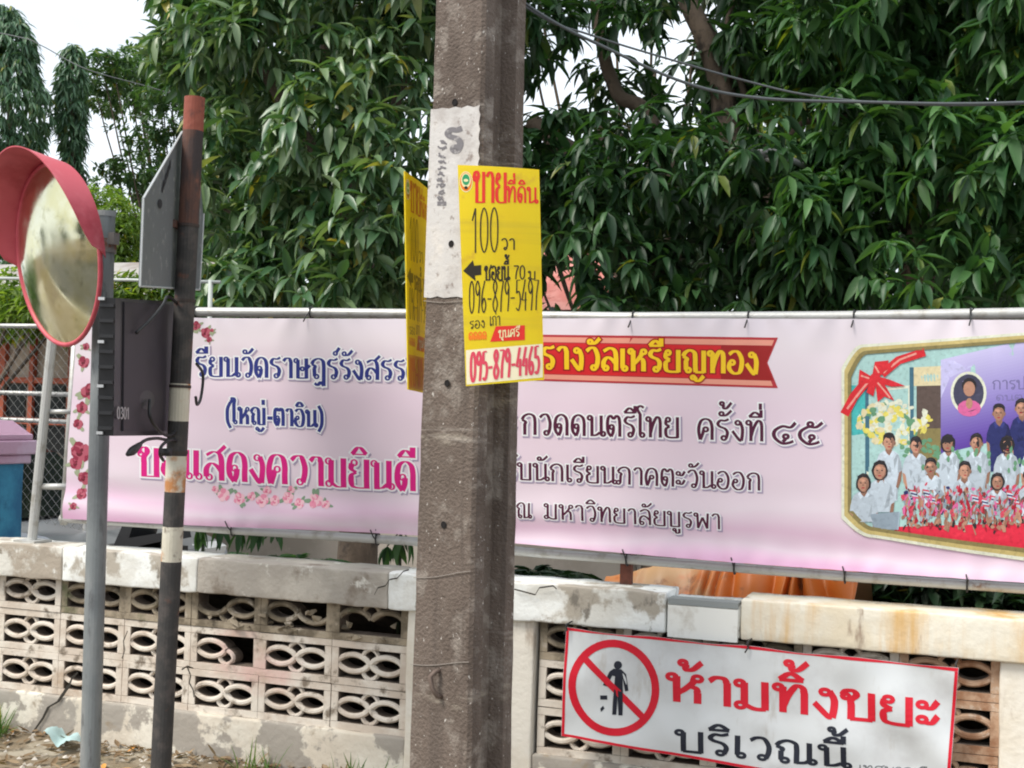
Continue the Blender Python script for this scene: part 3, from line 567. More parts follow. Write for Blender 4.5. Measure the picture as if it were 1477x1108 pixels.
    shape(mb, BP, [(hx+tl*.3-.3*s, y+1*s), (hx+tl*.3+1.6*s, y+4.6*s), (hx+tl*.3-1.3*s, y+4.8*s)], lay+.8, K['skin_0']); blob(mb, BP, hx+tl*.3, y+7.4*s, 2.5*s, .8*s, lay+.82, K['red_0'], 7)
for x, y in ((1441, 595), (1474, 588), (1508, 590), (1540, 588)): kid(x, y, .95, 'navy', 4.3)
for x, y, s in ((1282, 637, .95), (1321, 642, .9), (1368, 639, .95), (1409, 638, .95), (1452, 641, .95), (1490, 640, .95), (1530, 641, .95), (1572, 640, .95)): kid(x, y, s, lay=5.3)
for k in range(40): blob(mb, BP, 1325+pr.uniform(0, 240), 655+pr.uniform(-8, 25), 2.5, 5, 6.1, K['leaf'], 6, .3, pr)
for k in range(900):   # crowd of patterned skirts, hands, flags, knees and feet
    x, y = pr.uniform(1302, 1610), pr.uniform(704, 762)+pr.gauss(0, 3); low = y > 746
    blob(mb, BP, x, min(766, y), pr.uniform(1.2, 3.2), pr.uniform(2.2, 6.5), 6.16+.0004*k, K[pr.choice(['skin', 'skin_0', 'skin_1', 'red_0', 'hair'] if low else ['flagred', 'flagred', 'red_0', 'pinkcloth', 'skin_0', 'shirt_0', 'shirt2_0', 'brown', 'navy', 'skin'])], 6, .4, pr, pr.uniform(-.4, .6))
for x, y, s in ((1343, 673, .92), (1391, 678, .95), (1438, 694, .92), (1484, 690, .92), (1530, 692, .92)): kid(x, y, s, lay=6.55, low=34)
for x in (1316, 1335, 1343, 1405, 1418, 1432, 1455, 1462, 1500): # small flags
    y = 704+pr.uniform(-8, 14)
    for q, c_ in enumerate(('flagred', 'shirt', 'navy', 'shirt', 'flagred')): shape(mb, BP, [(x-4+q*1.0, y+q*2.4), (x+5+q*1.0, y+q*2.4+2), (x+5+q*1.0, y+q*2.4+4.2), (x-4+q*1.0, y+q*2.4+2.3)], 7.6, K[c_])
for k in range(260): blob(mb, BP, pr.uniform(1304, 1600), pr.uniform(716, 748), pr.uniform(1.2, 2.6), pr.uniform(3, 7), 7.65+.0006*k, K[pr.choice(['flagred', 'flagred', 'pinkcloth', 'shirt_0', 'brown', 'skin_0', 'skin', 'red_0'])], 6, .35, pr, pr.uniform(-.3, .6))
for x, y, s in ((1270, 678, 1.05), (1246, 696, .98)): kid(x, y, s, lay=8+s*(x < 1250), low=54)
shape(mb, BP, [(1252, 742), (1298, 738), (1296, 764), (1262, 764)], 8.6, K['shirt2_0']); shape(mb, BP, [(1274, 741), (1298, 738), (1296, 764), (1280, 764)], 8.7, K['shirt2'])
def rimband(o0, o1, lay, m):
    xs = [1224+ (XE-1224)*(k/120)**1.6 for k in range(121)]
    def outl(o):
        T_ = [(x-o*max(0, 1-(x-1224)/60), ptop(x)-o) for x in xs]; B_ = [(x-o*max(0, 1-(x-1224)/60), pbot(x)+o*(1+(x-1224)*.0012)) for x in xs]; return T_[::-1]+[(1224-o, y) for y in range(560, 735, 12)]+B_
    A, B = outl(o0), outl(o1); mb.add([BP(x, y, lay) for x, y in A+B], [(i, i+1, len(A)+i+1, len(A)+i) for i in range(len(A)-1)], m)
rimband(-4, 1, 9.2, K['olive']); rimband(1, 6, 9.25, K['gold']); rimband(6, 10, 9.3, K['pale'])
gquad(mb, BP, (XE-5, ptop(XE)-9), (XE+6, ptop(XE)-9), (XE+6, pbot(XE)+14), (XE-5, pbot(XE)+14), 9.4, K['gold'], 2, 24)
# red bow across the upper left corner
def band(pts, w_, lay, m): stroke(mb, BP, pts, w_, lay, K[m], False)
band([(1218, 598), (1232, 572), (1250, 550)], 13, 9.5, 'bow'); band([(1222, 590), (1240, 566), (1254, 549)], 3, 9.8, 'bowlight'); band([(1272, 540), (1296, 520), (1334, 508)], 12, 9.5, 'bow'); band([(1274, 538), (1298, 519), (1322, 510)], 3, 9.8, 'bowlight')
shape(mb, BP, [(1262, 546), (1240, 533), (1238, 556), (1246, 554), (1258, 552)], 10, K['bow']); shape(mb, BP, [(1258, 542), (1262, 522), (1282, 520), (1280, 532), (1268, 544)], 10, K['bow'])
shape(mb, BP, [(1262, 546), (1272, 548), (1290, 578), (1276, 572), (1266, 580)], 10, K['bow']); shape(mb, BP, [(1264, 542), (1284, 548), (1306, 557), (1286, 558), (1268, 552)], 10.2, K['bow']); shape(mb, BP, [(1256, 546), (1264, 552), (1260, 572), (1250, 566)], 10.1, K['bow'])
blob(mb, BP, 1262, 545, 7, 7, 10.6, K['bow'], 10); band([(1266, 552), (1276, 564), (1284, 574)], 2.4, 10.5, 'bowlight'); band([(1262, 528), (1268, 538)], 2.4, 10.5, 'bowlight'); band([(1242, 542), (1254, 546)], 2.4, 10.5, 'bowlight')
def pic(c):
    return mat('print_%02x%02x%02x' % tuple(int(min(1, v)*255) for v in c), c, .5, spec=.3, layers=[(tuple(v*.8 for v in c), 60, .48, .68), (tuple(min(.85, v*1.14+.008) for v in c), 42, .5, .72)])
part('group_picture', mb, [pic(c) for c in cols_]+names[len(cols_):len(cols_)+30]+[pic(c) for c in cols2], banner, 'printed picture of school children with a bouquet in a gold frame')
# -- ties
m_tie = mat('black_tie', (.02, .02, .022), .6)
for x, y, t in ((284, 450, 0), (450, 451, 0), (700, 455, 0), (914, 458, 0), (1080, 458, 0), (1232, 457, 0), (1400, 454, 0), (337, 765, 1), (545, 778, 1), (905, 807, 1), (1060, 819, 1), (1219, 832, 1), (1395, 844, 1)):
    p = at(x, y, .1); mb = MB(); s_ = -1 if t == 0 else 1
    mb.tube([p+Vector((0, .027*math.cos(a), .027*math.sin(a))) for a in [k*math.pi/5 for k in range(11)]], .0035, 6)
    mb.tube([p+Vector((0, -.026, .0)), p+Vector((.002, -.058, s_*.02)), p+Vector((-.004, -.072, s_*.048))], .003, 6); mb.tube([p+Vector((0, -.026, .01)), p+Vector((.012, -.05, .05 if t else .02))], .0025, 5)
    part('tie', mb, m_tie, banner, smooth=True)
frame = thing('banner_frame', 'grey galvanised pipe frame standing on the wall coping behind the pink banner', 'pipe frame', at(60, 778, .05))
mb = MB(); mb.tube(rail_top, .0225, 12); part('top_rail', mb, m_galv, frame, smooth=True)
mb = MB(); mb.tube(rail_bot, .02, 12); part('bottom_rail', mb, m_galv, frame, smooth=True)
mb = MB(); mb.tube([at(46, 782, .07), at(60, 640, .07), at(80, 440, .07)], .024, 12); q = at(47, 779, .07); mb.box((q.x, q.y, .99), (.13, .13, .012)); part('post', mb, m_galv, frame, smooth=False)
mb = MB(); mb.tube([at(92, 757, .1), at(112, 445, .1)], .02, 12); part('post', mb, m_galv, frame, smooth=True)
mb = MB(); mb.tube([at(52, 702, .085), at(98, 702, .085)], .016, 10); part('cross_bar', mb, m_galv, frame, smooth=True); mb = MB(); mb.tube([at(64, 594, .085), at(102, 594, .085)], .012, 10); part('cross_bar', mb, m_galv, frame, smooth=True)
mb = MB(); p = at(904, 800, .13); mb.box((p.x, .135, (.98+2.1)/2), (.05, .03, 2.1-.98)); part('post', mb, mat('rusty_brown', (.16, .05, .03), .8, layers=[((.08, .03, .02), 12, .45, .65)]), frame, 'brown rusty post')
mb = MB(); mb.tube([(1.7, .13, .97), (1.7, .13, 2.16)], .022, 10); part('post', mb, m_galv, frame, smooth=True)

# ================================================================ no-litter banner hung on the wall
SY = -.115
def sfold(X, Z):
    u = (X+1.63)/1.56
    d = .035*max(0, u-.55)*math.sin(17*(X+1.1*Z)+1)+.012*max(0, .5-Z)*math.sin(15*X-9*Z)+.016*noise.noise(Vector((X*2.5-Z*3, Z*4, 2)))+.006*noise.noise(Vector((X*7+Z*6, Z*8-X*5, 4)))
    return d+.01*max(0, (.4-Z))*math.sin(X*14)
sfront = on_plane(Vector((0, SY, 0)), Vector((0, -1, 0)))
def SP(x, y, lay=0.0):
    p = sfront(x, y, 0); p.y += -sfold(p.x, p.z)-.0006-.0008*lay; return p
litter = thing('litter_banner', 'white red-edged vinyl sign with a no littering symbol hung on the block wall', 'sign', (-.85, SY, .56))
TL, TR, BL = sfront(816, 905), sfront(1383, 962), sfront(809, 1062)
BR = Vector((sfront(1370, 1108).x-.003, SY, .292))
def ssurf(u, v):
    p = (TL*(1-u)+TR*u)*v+(BL*(1-u)+BR*u)*(1-v); p.z += -.008*math.sin(math.pi*u*4)**2*(v > .99); p.y = SY-sfold(p.x, p.z); return p
m_sign = mat('white_vinyl', (.6, .625, .64), .4, layers=[((.5, .51, .52), 3, .48, .7), ((.42, .4, .37), 9, .58, .74, (1, 1, .3))])
mb = MB(); mb.grid(ssurf, 90, 30); part('sheet', mb, m_sign, litter, smooth=True)
red, blackink = ink((.58, .012, .03)), ink((.015, .018, .03))
mb = MB()
def edge(u0, u1, v0, v1, nu, nv): mb.grid(lambda u, v: ssurf(u0+(u1-u0)*u, v0+(v1-v0)*v)-Vector((0, .0012, 0)), nu, nv, 0)
edge(.001, .999, .972, .998, 90, 1); edge(.001, .999, .002, .025, 90, 1); edge(.001, .0085, .027, .97, 1, 30); edge(.9915, .999, .027, .97, 1, 30); part('border_print', mb, red, litter)
mb = MB(); text(mb, SP, 'ห้ามทิ้งขยะ', 962, 1011, 1358, 1051, 41, .27, .13, [(0, 0, 0, 0)]); part('lettering', mb, red, litter, 'red thai words')
mb = MB(); text(mb, SP, 'บริเวณนี้', 974, 1083, 1228, 1109, 31, .26, .13, [(0, 0, 0, 0)]); part('lettering', mb, blackink, litter, 'black thai words')
mb = MB(); text(mb, SP, 'เทศบาลเมือง', 1238, 1112, 1366, 1122, 9, .18, .13, [(0, 0, 0, 0)]); part('lettering', mb, ink((.12, .13, .14)), litter, 'small grey thai words')
mb = MB()
ring_o = [(886+60*math.cos(a)+(0), 992+64*math.sin(a)+ .04*60*math.cos(a)) for a in [k*math.pi/24 for k in range(49)]]
stroke(mb, SP, ring_o, 11, 1.4, 0, False)
shape(mb, SP, [(884, 1012), (888, 975), (884, 974), (876, 990), (870, 988), (880, 968), (886, 964), (897, 965), (904, 972), (907, 996), (902, 997), (899, 978), (899, 1000), (898, 1032), (892, 1032), (891, 1004), (889, 1031), (883, 1031)], .8, 1)
blob(mb, SP, 892, 959, 6, 6, .9, 1); shape(mb, SP, [(866, 1003), (876, 1003), (876, 1009), (866, 1009)], .9, 1); shape(mb, SP, [(866, 1022), (870, 1018), (872, 1022), (867, 1027)], .9, 1)
stroke(mb, SP, [(843, 949), (930, 1037)], 9.5, 1.9, 0, False)
part('no_litter_symbol', mb, [red, blackink], litter)
for x, y in ((819, 907), (1080, 933), (1380, 964)):
    p = sfront(x, y); mb = MB(); mb.tube([p+Vector((0, -.008, -.006)), p+Vector((-.004, -.016, .018)), p+Vector((.002, .05, .024))], .0035, 6); mb.tube([p+Vector((0, -.012, 0)), p+Vector((-.012, -.016, -.022))], .003, 5); part('tie', mb, m_tie, litter, smooth=True)
# ================================================================ concrete electricity pole
m_conc = mat('pole_concrete', (.14, .108, .088), .92, layers=[((.1, .075, .06), 5, .45, .65, (1, 1, .4)), ((.24, .205, .175), 9, .5, .66), ((.5, .47, .43), 80, .69, .72, (1, 1, .6), 2), ((.11, .085, .07), 7, .52, .66, (2, 2, .12)), ((.3, .26, .21), 3.5, .58, .7, (.6, .6, 2.5)), ((.34, .3, .26), 2.2, .62, .74, (.3, .3, 5))], bump=(85, 1.0, 8, .009))
PYc = -1.0
Cb, Ct = at(676, 1108, PYc), at(699, 0, PYc)
e1, e2 = Vector((-.948, .318, 0)), Vector((.318, .948, 0))
def pole_axis(z): t = (z-Cb.z)/(Ct.z-Cb.z); return Cb+(Ct-Cb)*t, .292-.05*t
prof = [(0, .012), (.0, .062), (.055, .084), (.055, .166), (.0, .188), (.0, .238), (.012, .25), (1, .25, -.012), (1, .238), (1, .188), (1, .166, -.055), (1, .084, -.055), (1, .062), (1, .012), (1, 0, -.012), (.012, 0)]
def pole_pt(z, q):
    c, wd = pole_axis(z); a = wd+q[2] if len(q) == 3 else (wd if q[0] == 1 else q[0]); return c+e1*a+e2*q[1]
cpole = thing('concrete_pole', 'tall brown grey concrete electricity pole with a white painted band', 'electricity pole', (pole_axis(0)[0]+e1*.14+e2*.12)*1.0)
cpole.location.z = 0
mb = MB(); zs = [-.2+k*.1 for k in range(85)]; V = []
def pp(z, k):
    p = pole_pt(z, prof[k]); return p+noise.noise_vector(p*9)*.003+noise.noise_vector(p*40)*.0012
V = [pp(z, k) for z in zs for k in range(16)]
mb.add(V, [(i*16+j, i*16+(j+1) % 16, (i+1)*16+(j+1) % 16, (i+1)*16+j)[::-1] for i in range(len(zs)-1) for j in range(16)]); mb.poly(V[-16:][::-1])
part('shaft', mb, m_conc, cpole)
pf = on_plane(Cb-e2*.0, -e2)          # its front face
def PF(x, y, lay=0.0):
    d = ray(x, y); n_ = Vector((-.318, -.948, 0)); p0 = Cb; nn = (Ct-Cb).cross(e1).normalized(); nn = nn if nn.dot(n_) > 0 else -nn
    return EYE+d*((p0-EYE).dot(nn)/d.dot(nn))+nn*(.004+.0008*lay)
m_paint = mat('band_paint', (.56, .54, .52), .8, layers=[((.42, .39, .37), 5, .46, .66), ((.26, .22, .2), 26, .56, .68), ((.34, .3, .27), 9, .54, .68, (1, 1, .2)), ((.72, .66, .58), 2, .5, .7)], bump=(60, .35))
mb = MB(); rg = random.Random(2)
def xl(y): return 627-40*y/1108+1.0
def xr(y): return 699-23*y/1108-2.0
def band_row(y): return [(xl(y), y), (xr(y), y)]
ny = 30
def bandfn(u, v):
    y = (158-5*u+1.5*math.sin(u*23))*(1-v)+(429+1.5*math.sin(u*19))*v; j = 1.2*math.sin(y*.31)+.8*math.sin(y*.9)
    return PF(xl(y)*(1-u)+(xr(y)+j)*u, y)
mb.grid(bandfn, 8, 40); mb2 = MB()
part('painted_band', mb, m_paint, cpole)
mb = MB(); text(mb, PF, 'ร', 643, 219, 672, 219, 33, .3, .22, [(0, 0, 0, 0)], lay=1.2)
gq = [(632, 291), (645, 291), (645, 297), (632, 297)]; shape(mb, PF, gq, 1.4, 0)
for y in range(205, 288, 9):
    for q in range(3): x = 639-(y-205)*.03+rg.uniform(-3, 3); stroke(mb, PF, [(x-3, y+rg.uniform(-3, 3)), (x+rg.uniform(-2, 2), y+rg.uniform(-2, 4)), (x+4, y+rg.uniform(-3, 5))], 2.4, 1.5+.1*q, 0)
part('stencil_mark', mb, mat('stencil_grey', (.17, .16, .17), .8, layers=[((.4, .38, .37), 40, .55, .7)]), cpole)
for x, y in ((657, 148), (652, 352), (646, 553), (641, 757)):
    mb = MB(); c = PF(x, y, 0); ax = (e1*1.0).normalized(); P = [c+ax*(.0115*math.cos(k*.524))+Vector((0, 0, .0115*math.sin(k*.524)))+e2*(-.0006) for k in range(12)]
    mb.poly(P); mb.tube([P[k % 12] for k in range(13)], .0016, 5, cap=False)
    part('bolt_hole', mb, mat('hole_shade', (.012, .01, .01), 1.0), cpole)  # flat dark disc, coloured for the shade inside the hole
mb = MB(); c = PF(632, 985, 0); mb.tube([PF(634, 966, 0)+e2*.02, PF(634, 968, 0)-e2*.02, PF(630, 974, 0)-e2*.03, PF(632, 990, 0)-e2*.03, PF(637, 1003, 0)-e2*.02, PF(637, 1005, 0)+e2*.01], .0085, 8); part('step_hook', mb, mat('hook_iron', (.15, .11, .09), .7, .3), cpole, smooth=True)
for ya, yb in ((434, 436), (833, 826), (958, 957)):
    P = [PF(xl(ya)+(xr(ya)-xl(ya))*u, ya+(yb-ya)*u+2*math.sin(u*5), .2) for u in [k/10 for k in range(11)]]
    mb = MB(); mb.tube(P, .0014, 5)
    part('wire_band', mb, mat('pale_wire', (.27, .24, .21), .8), cpole)
# ---- two yellow land-sale boards
m_yel = mat('yellow_board', (.86, .68, .006), .55, layers=[((.84, .62, .004), 3, .45, .7), ((.68, .45, .03), 14, .58, .74), ((.7, .54, .02), 2, .5, .7, (.2, .2, 6))])
n, l = m_yel.node_tree.nodes, m_yel.node_tree.links   # thin corrugated plastic lets light through
tr = n.new('ShaderNodeBsdfTranslucent'); tr.inputs['Color'].default_value = (1.0, .82, .01, 1); ms = n.new('ShaderNodeMixShader'); ms.inputs[0].default_value = .28
l.new(n['Principled BSDF'].outputs[0], ms.inputs[1]); l.new(tr.outputs[0], ms.inputs[2]); l.new(ms.outputs[0], n['Material Output'].inputs['Surface'])
m_strip = mat('cream_strip', (.8, .72, .5), .6)
bred, borange, bblack, bgreen = ink((.7, .03, .02)), ink((.8, .2, .01)), ink((.025, .02, .012)), ink((.02, .3, .12))
BINK = (bred, borange, bblack, bgreen, m_strip)
def board(name, label, f, mk):
    bred, borange, bblack, bgreen, m_strip = (ink((.72, .22, .01)), ink((.8, .34, .01)), ink((.3, .22, .01)), ink((.3, .4, .05)), ink((.82, .4, .01))) if mk else BINK
    o = thing(name, label, 'sale board', f(.5, .5, 0), 'yellow land sale boards on the concrete pole')
    mb = MB(); th = 6.0
    mb.grid(lambda u, v: f(u, v, 0), 12, 24, 0); mb.grid(lambda u, v: f(1-u, v, -th), 12, 24, 0)
    for a in (0, 1):
        mb.grid(lambda u, v: f(a, v, -th*u) if a == 0 else f(a, v, -th*(1-u)), 1, 24, 0); mb.grid(lambda u, v: f(u, a, -th*(1-v)) if a == 0 else f(u, a, -th*v), 12, 1, 0)
    part('panel', mb, m_yel, o, smooth=False)
    f2 = lambda x, y, lay=0.0: f((x-660-12*(y-240)/315.0)/(118.0-5*(y-240)/315.0), (y-240)/315.0, lay)      # board measures: 120 across, 315 down
    mb = MB(); blob(mb, f2, 672, 264, 9.5, 15, .6, 4, 20); blob(mb, f2, 672, 264, 8.6, 13.6, .9, 1, 20); blob(mb, f2, 672, 262, 7, 10.5, 1.2, 4, 18); blob(mb, f2, 672, 261, 5.4, 8, 1.5, 3, 16); blob(mb, f2, 672, 262, 3.4, 2.2, 1.8, 4, 10); blob(mb, f2, 672, 272.5, 2.6, 2.4, 1.8, 2, 8)
    text(mb, f2, 'ขาย', 683, 294, 732, 293, 45, .17, .08, [(0, 0, 0, 0)])
    text(mb, f2, 'ที่ดิน', 730, 292, 776, 291, 24, .16, .11, [(0, 0, 0, 0)])
    text(mb, f2, '100', 679, 366, 720, 364, 64, .055, .045, [(2, 0, 0, 0)]); text(mb, f2, 'วา', 722, 361, 744, 361, 16, .13, .11, [(2, 0, 0, 0)])
    shape(mb, f2, [(668, 391), (682, 376), (684, 384), (694, 383), (694, 397), (685, 398), (686, 406)], 1, 2)
    text(mb, f2, 'ซอยนี้', 699, 405, 735, 405, 20, .15, .11, [(2, .015, 0, 0)]); text(mb, f2, '70', 740, 404, 758, 404, 20, .11, .1, [(2, 0, 0, 0)]); text(mb, f2, 'ม', 762, 404, 774, 404, 12, .16, .12, [(2, 0, 0, 0)])
    text(mb, f2, '096-879-5497', 676, 452, 778, 450, 46, .08, .05, [(2, 0, 0, 0)])
    text(mb, f2, 'รอง', 677, 474, 700, 473, 11, .13, .1, [(2, 0, 0, 0)]); text(mb, f2, 'เก่า', 706, 471, 722, 471, 14, .13, .1, [(2, 0, 0, 0)])
    text(mb, f2, 'ดดดด', 676, 490, 702, 490, 11, .2, .14, [(1, .02, 0, 0)])
    gquad(mb, f2, (715, 472), (757, 472), (757, 494), (707, 494), 1, 0, 8, 3); text(mb, f2, 'ขุนศรี', 719, 489, 750, 488, 11, .14, .1, [(4, 0, 0, 0)], lay=2)
    part('lettering', mb, [bred, borange, bblack, bgreen, ink((.8, .74, .4))], o)
    mb = MB(); gquad(mb, f2, (672, 504), (783, 501), (783, 551), (673, 553), .6, 0, 6, 6); part('number_strip', mb, m_strip, o)
    mb = MB(); text(mb, f2, '095-879-4465', 678, 550, 779, 545, 42, .17, .1, [(0, 0, 0, 0)], lay=1.6); part('lettering', mb, ink((.78, .24, .02)) if mk else ink((.66, .06, .1)), o, 'red telephone number' if not mk else None)
    return o
Lc = ((660, 237), (672, 557)); Rc = ((778, 244), (785, 548))
def front_board(u, v, lay):
    xa, ya = [Lc[0][i]*(1-v)+Lc[1][i]*v for i in (0, 1)]; xb, yb = [Rc[0][i]*(1-v)+Rc[1][i]*v for i in (0, 1)]
    A = at(xa, ya, -1.115); B = at(xb, yb, -1.0); p = A*(1-u)+B*u
    nrm = Vector((.37, -.93, 0)); return p+nrm*(lay*.0008-.012*(2*u-1)**2+.004*math.sin(v*7))
board('sale_board', 'yellow land sale board with red and black writing facing forward on the concrete pole', front_board, 0)
def side_board(u, v, lay):
    A = at(584+5*v, 247+315*v, -.94)
    p = A+Vector((-.12, .993, 0))*(.29*u)+Vector((0, 0, -.012*u)); nrm = Vector((.993, .12, 0)); return p+nrm*(lay*.0008+.004*math.sin(u*3.1))
board('sale_board', 'yellow land sale board seen almost edge on, on the left flank of the concrete pole', side_board, 1)
# ================================================================ convex mirror on its post
m_red = mat('visor_red', (.58, .09, .12), .5, layers=[((.66, .17, .2), 5, .5, .7), ((.4, .03, .05), 2, .5, .7)], bump=(60, .1))
m_gpole = mat('grey_pole', (.22, .24, .245), .5, .25, layers=[((.3, .31, .31), 6, .45, .65, (1, 1, .3)), ((.14, .145, .15), 30, .55, .7, (1, 1, .25)), ((.12, .13, .14), 1.1, .5, .7)], bump=(90, .15))
mbot, mtop = at(130, 1108, -.6), at(152, 309, -.6)
dv = (mtop-mbot)/(mtop.z-mbot.z)
mpost = thing('mirror_post', 'plain grey galvanised steel post carrying the red convex mirror', 'post', mbot-dv*mbot.z)
mb = MB(); mb.tube([mbot-dv*(mbot.z+.15), mbot, mbot+(mtop-mbot)*.5, mtop], .0425, 20); part('tube', mb, m_gpole, mpost, smooth=False)
mb = MB(); mb.tube([mtop-dv*.012, mtop+dv*.012], .045, 20); part('end_cap', mb, mat('cap_grey', (.3, .31, .31), .6), mpost)
mir_c = at(82, 368, -.74)
depth = (mir_c-EYE).dot(FWD)
mn = Vector((-.43, -.885, -.15)).normalized(); mh = mn.cross(Vector((0, 0, 1))).normalized()*-1; mh = Vector((0, 0, 1)).cross(mn).normalized(); mv = mn.cross(mh).normalized()
MR = 130/FPX*depth
def disc(r, a, dz=0.0): return mir_c+mh*(r*math.cos(a))+mv*(r*math.sin(a))+mn*dz
cmirror = thing('convex_mirror', 'round convex traffic mirror with red rim and red sun visor', 'traffic mirror', mir_c)
m_mir = mat('mirror_face', (.74, .72, .53), .1, 1.0, layers=[((.66, .62, .36), 5, .42, .66), ((.5, .48, .3), 16, .55, .72)])
mb = MB(); SAG = .075
def cap_(u, v): r = MR*.985*u; return disc(r, 2*math.pi*v, SAG*(1-(u*u)))
mb.grid(cap_, 20, 64); part('mirror_face', mb, m_mir, cmirror, smooth=True)
n, l = m_mir.node_tree.nodes, m_mir.node_tree.links   # dusty, uneven gloss
t = n.new('ShaderNodeTexNoise'); t.inputs['Scale'].default_value = 7; t.inputs['Detail'].default_value = 6; g_ = n.new('ShaderNodeNewGeometry'); l.new(g_.outputs['Position'], t.inputs['Vector'])
r_ = n.new('ShaderNodeMapRange'); r_.inputs['From Min'].default_value = .35; r_.inputs['From Max'].default_value = .7; r_.inputs['To Min'].default_value = .07; r_.inputs['To Max'].default_value = .26; l.new(t.outputs['Fac'], r_.inputs['Value']); l.new(r_.outputs[0], n['Principled BSDF'].inputs['Roughness'])
mb = MB(); mb.tube([disc(MR, k*math.pi/32, -.002) for k in range(65)], .0105, 8, cap=False); part('rim', mb, m_red, cmirror, smooth=True)
mb = MB(); mb.grid(lambda u, v: disc(MR*u, -2*math.pi*v, -.012-.05*(1-u**4)), 12, 48); part('back_shell', mb, mat('shell_grey', (.3, .29, .28), .6), cmirror, smooth=True)
mb = MB(); VT = .005
def vis(u, v, out):
    a = R(-6)+u*R(192); L = .15*(max(0, math.sin(u*math.pi))**.42)+.004
    return disc(MR+.008+out*VT+.03*v, a, -.02+(L+.02)*v)+mv*(.03*v)
mb.grid(lambda u, v: vis(u, v, 1), 60, 8); mb.grid(lambda u, v: vis(1-u, v, 0), 60, 8); mb.grid(lambda u, v: vis(u, 1, 1-v), 60, 1); mb.grid(lambda u, v: vis(u, 0, v), 60, 1)
part('visor', mb, m_red, cmirror, smooth=True)
mb = MB(); pm = mtop-dv*.14; mb.tube([pm, pm+(mir_c-mn*.06-pm)*.6, mir_c-mn*.055], .016, 10); mb.tube([pm-dv*.03, pm+dv*.03], .05, 20); mb.box(mtop-dv*.11+Vector((.055, -.01, 0)), (.03, .04, .05)); part('bracket', mb, mat('bracket_rusty', (.22, .2, .19), .6, .3, layers=[((.2, .07, .03), 20, .52, .66)]), cmirror)

# ================================================================ black and white striped steel post with a sign and a light panel
m_blk = mat('stripe_black', (.035, .033, .032), .7, layers=[((.07, .06, .055), 14, .45, .65), ((.13, .05, .03), 9, .6, .72)], bump=(70, .3))
m_wht = mat('stripe_white', (.56, .52, .42), .7, layers=[((.62, .59, .5), 4, .4, .6), ((.46, .2, .07), 7, .53, .66), ((.16, .12, .09), 16, .57, .7)], bump=(50, .3))
m_rst = mat('stripe_rust', (.26, .07, .045), .8, layers=[((.34, .11, .07), 6, .45, .65), ((.12, .04, .03), 12, .55, .7)], bump=(60, .4))
m_rstd = mat('stripe_dark_rust', (.11, .05, .035), .8, layers=[((.04, .03, .03), 7, .42, .58, (1, 1, .4)), ((.26, .09, .05), 10, .56, .68, (1, 1, .4))], bump=(60, .4))
sb, st_ = at(232, 1108, -.75), at(281, 140, -.75); sv = (st_-sb)/(st_.z-sb.z)
spost = thing('striped_post', 'rusty steel post painted in worn black and white bands', 'post', sb-sv*sb.z)
ys = [1500, 815, 812, 764, 762, 714, 712, 662, 660, 612, 610, 560, 556, 330, 326, 196, 190, 141]
ms = [0, 0, 1, 1, 0, 0, 1, 1, 0, 0, 1, 1, 0, 0, 3, 3, 2, 2]
P, mm = [], []
for i, y in enumerate(ys):
    t = (y-1108)/(140-1108); P.append(sb+(st_-sb)*t if y < 1400 else sb-sv*(sb.z+.15))
seg = [0, 0, 1, 1, 0, 0, 1, 1, 0, 0, 1, 1, 0, 0, 3, 3, 2]
mb = MB(); mb.tube(P, .0415, 20, mats=seg, cap=False); mb.tube([P[-1]+sv*.0, P[-1]-sv*.35], .036, 20, m=3, cap=False); mb.add([P[-1]+(Vector((math.cos(a), math.sin(a), 0))*r) for r in (.036, .0415) for a in [k*math.pi/10 for k in range(20)]], [(k, (k+1) % 20, 20+(k+1) % 20, 20+k) for k in range(20)], 2)
part('tube', mb, [m_blk, m_wht, m_rst, m_rstd], spost)
for y in (327, 436, 560, 655):
    mb = MB(); c = sb+(st_-sb)*((y-1108)/(140-1108)); mb.tube([c-sv*.006, c+sv*.006], .0445, 20)
    part('clamp', mb, mat('clamp_dark', (.06, .045, .04), .7, .3), spost)
bN = Vector((.93, .36, 0)).normalized(); bT = Vector((-bN.y, bN.x, 0))
def post_at(y): return sb+(st_-sb)*((y-1108)/(140-1108))
sgn = on_plane(post_at(330)-bN*.05, bN)
tsign = thing('traffic_sign', 'grey bare back of an angular traffic sign fixed to the striped post', 'traffic sign', post_at(330)-bN*.05)
m_al = mat('sign_aluminium', (.2, .215, .225), .5, .3, layers=[((.15, .16, .17), 4, .5, .7), ((.36, .37, .37), 20, .55, .7)], bump=(120, .1))
mb = MB(); mb.prism([sgn(*q) for q in ((201, 413), (206, 286), (262, 190), (284, 196), (293, 308), (287, 418))], -bN*.004); part('plate', mb, m_al, tsign)
mb = MB()
for a, b in (((201, 413), (206, 286)), ((206, 286), (262, 190)), ((293, 308), (287, 418)), ((201, 413), (287, 418))): mb.tube([sgn(*a)+bN*.003, sgn(*b)+bN*.003], .004, 6)
part('edge_flange', mb, mat('flange_pale', (.5, .52, .52), .5, .3), tsign)
mb = MB(); text(mb, sgn, '0301', 233, 280, 246, 240, 12, .2, .18, [(0, 0, 0, 0)], lay=3); blob(mb, sgn, 230, 294, 3.2, 7, 3, 0, 10); part('stamp', mb, ink((.04, .04, .045)), tsign)
mb = MB(); c = post_at(327); mb.box(c-bN*.045, (.012, .11, .03), Matrix.Rotation(math.atan2(bN.y, bN.x), 3, 'Z')); part('fixing_bracket', mb, m_rstd, tsign)
lbx = on_plane(post_at(530)-bN*.055, bN)
lbox = thing('light_panel', 'black solar warning light panel seen from behind on the striped post', 'warning light', lbx(215, 530))
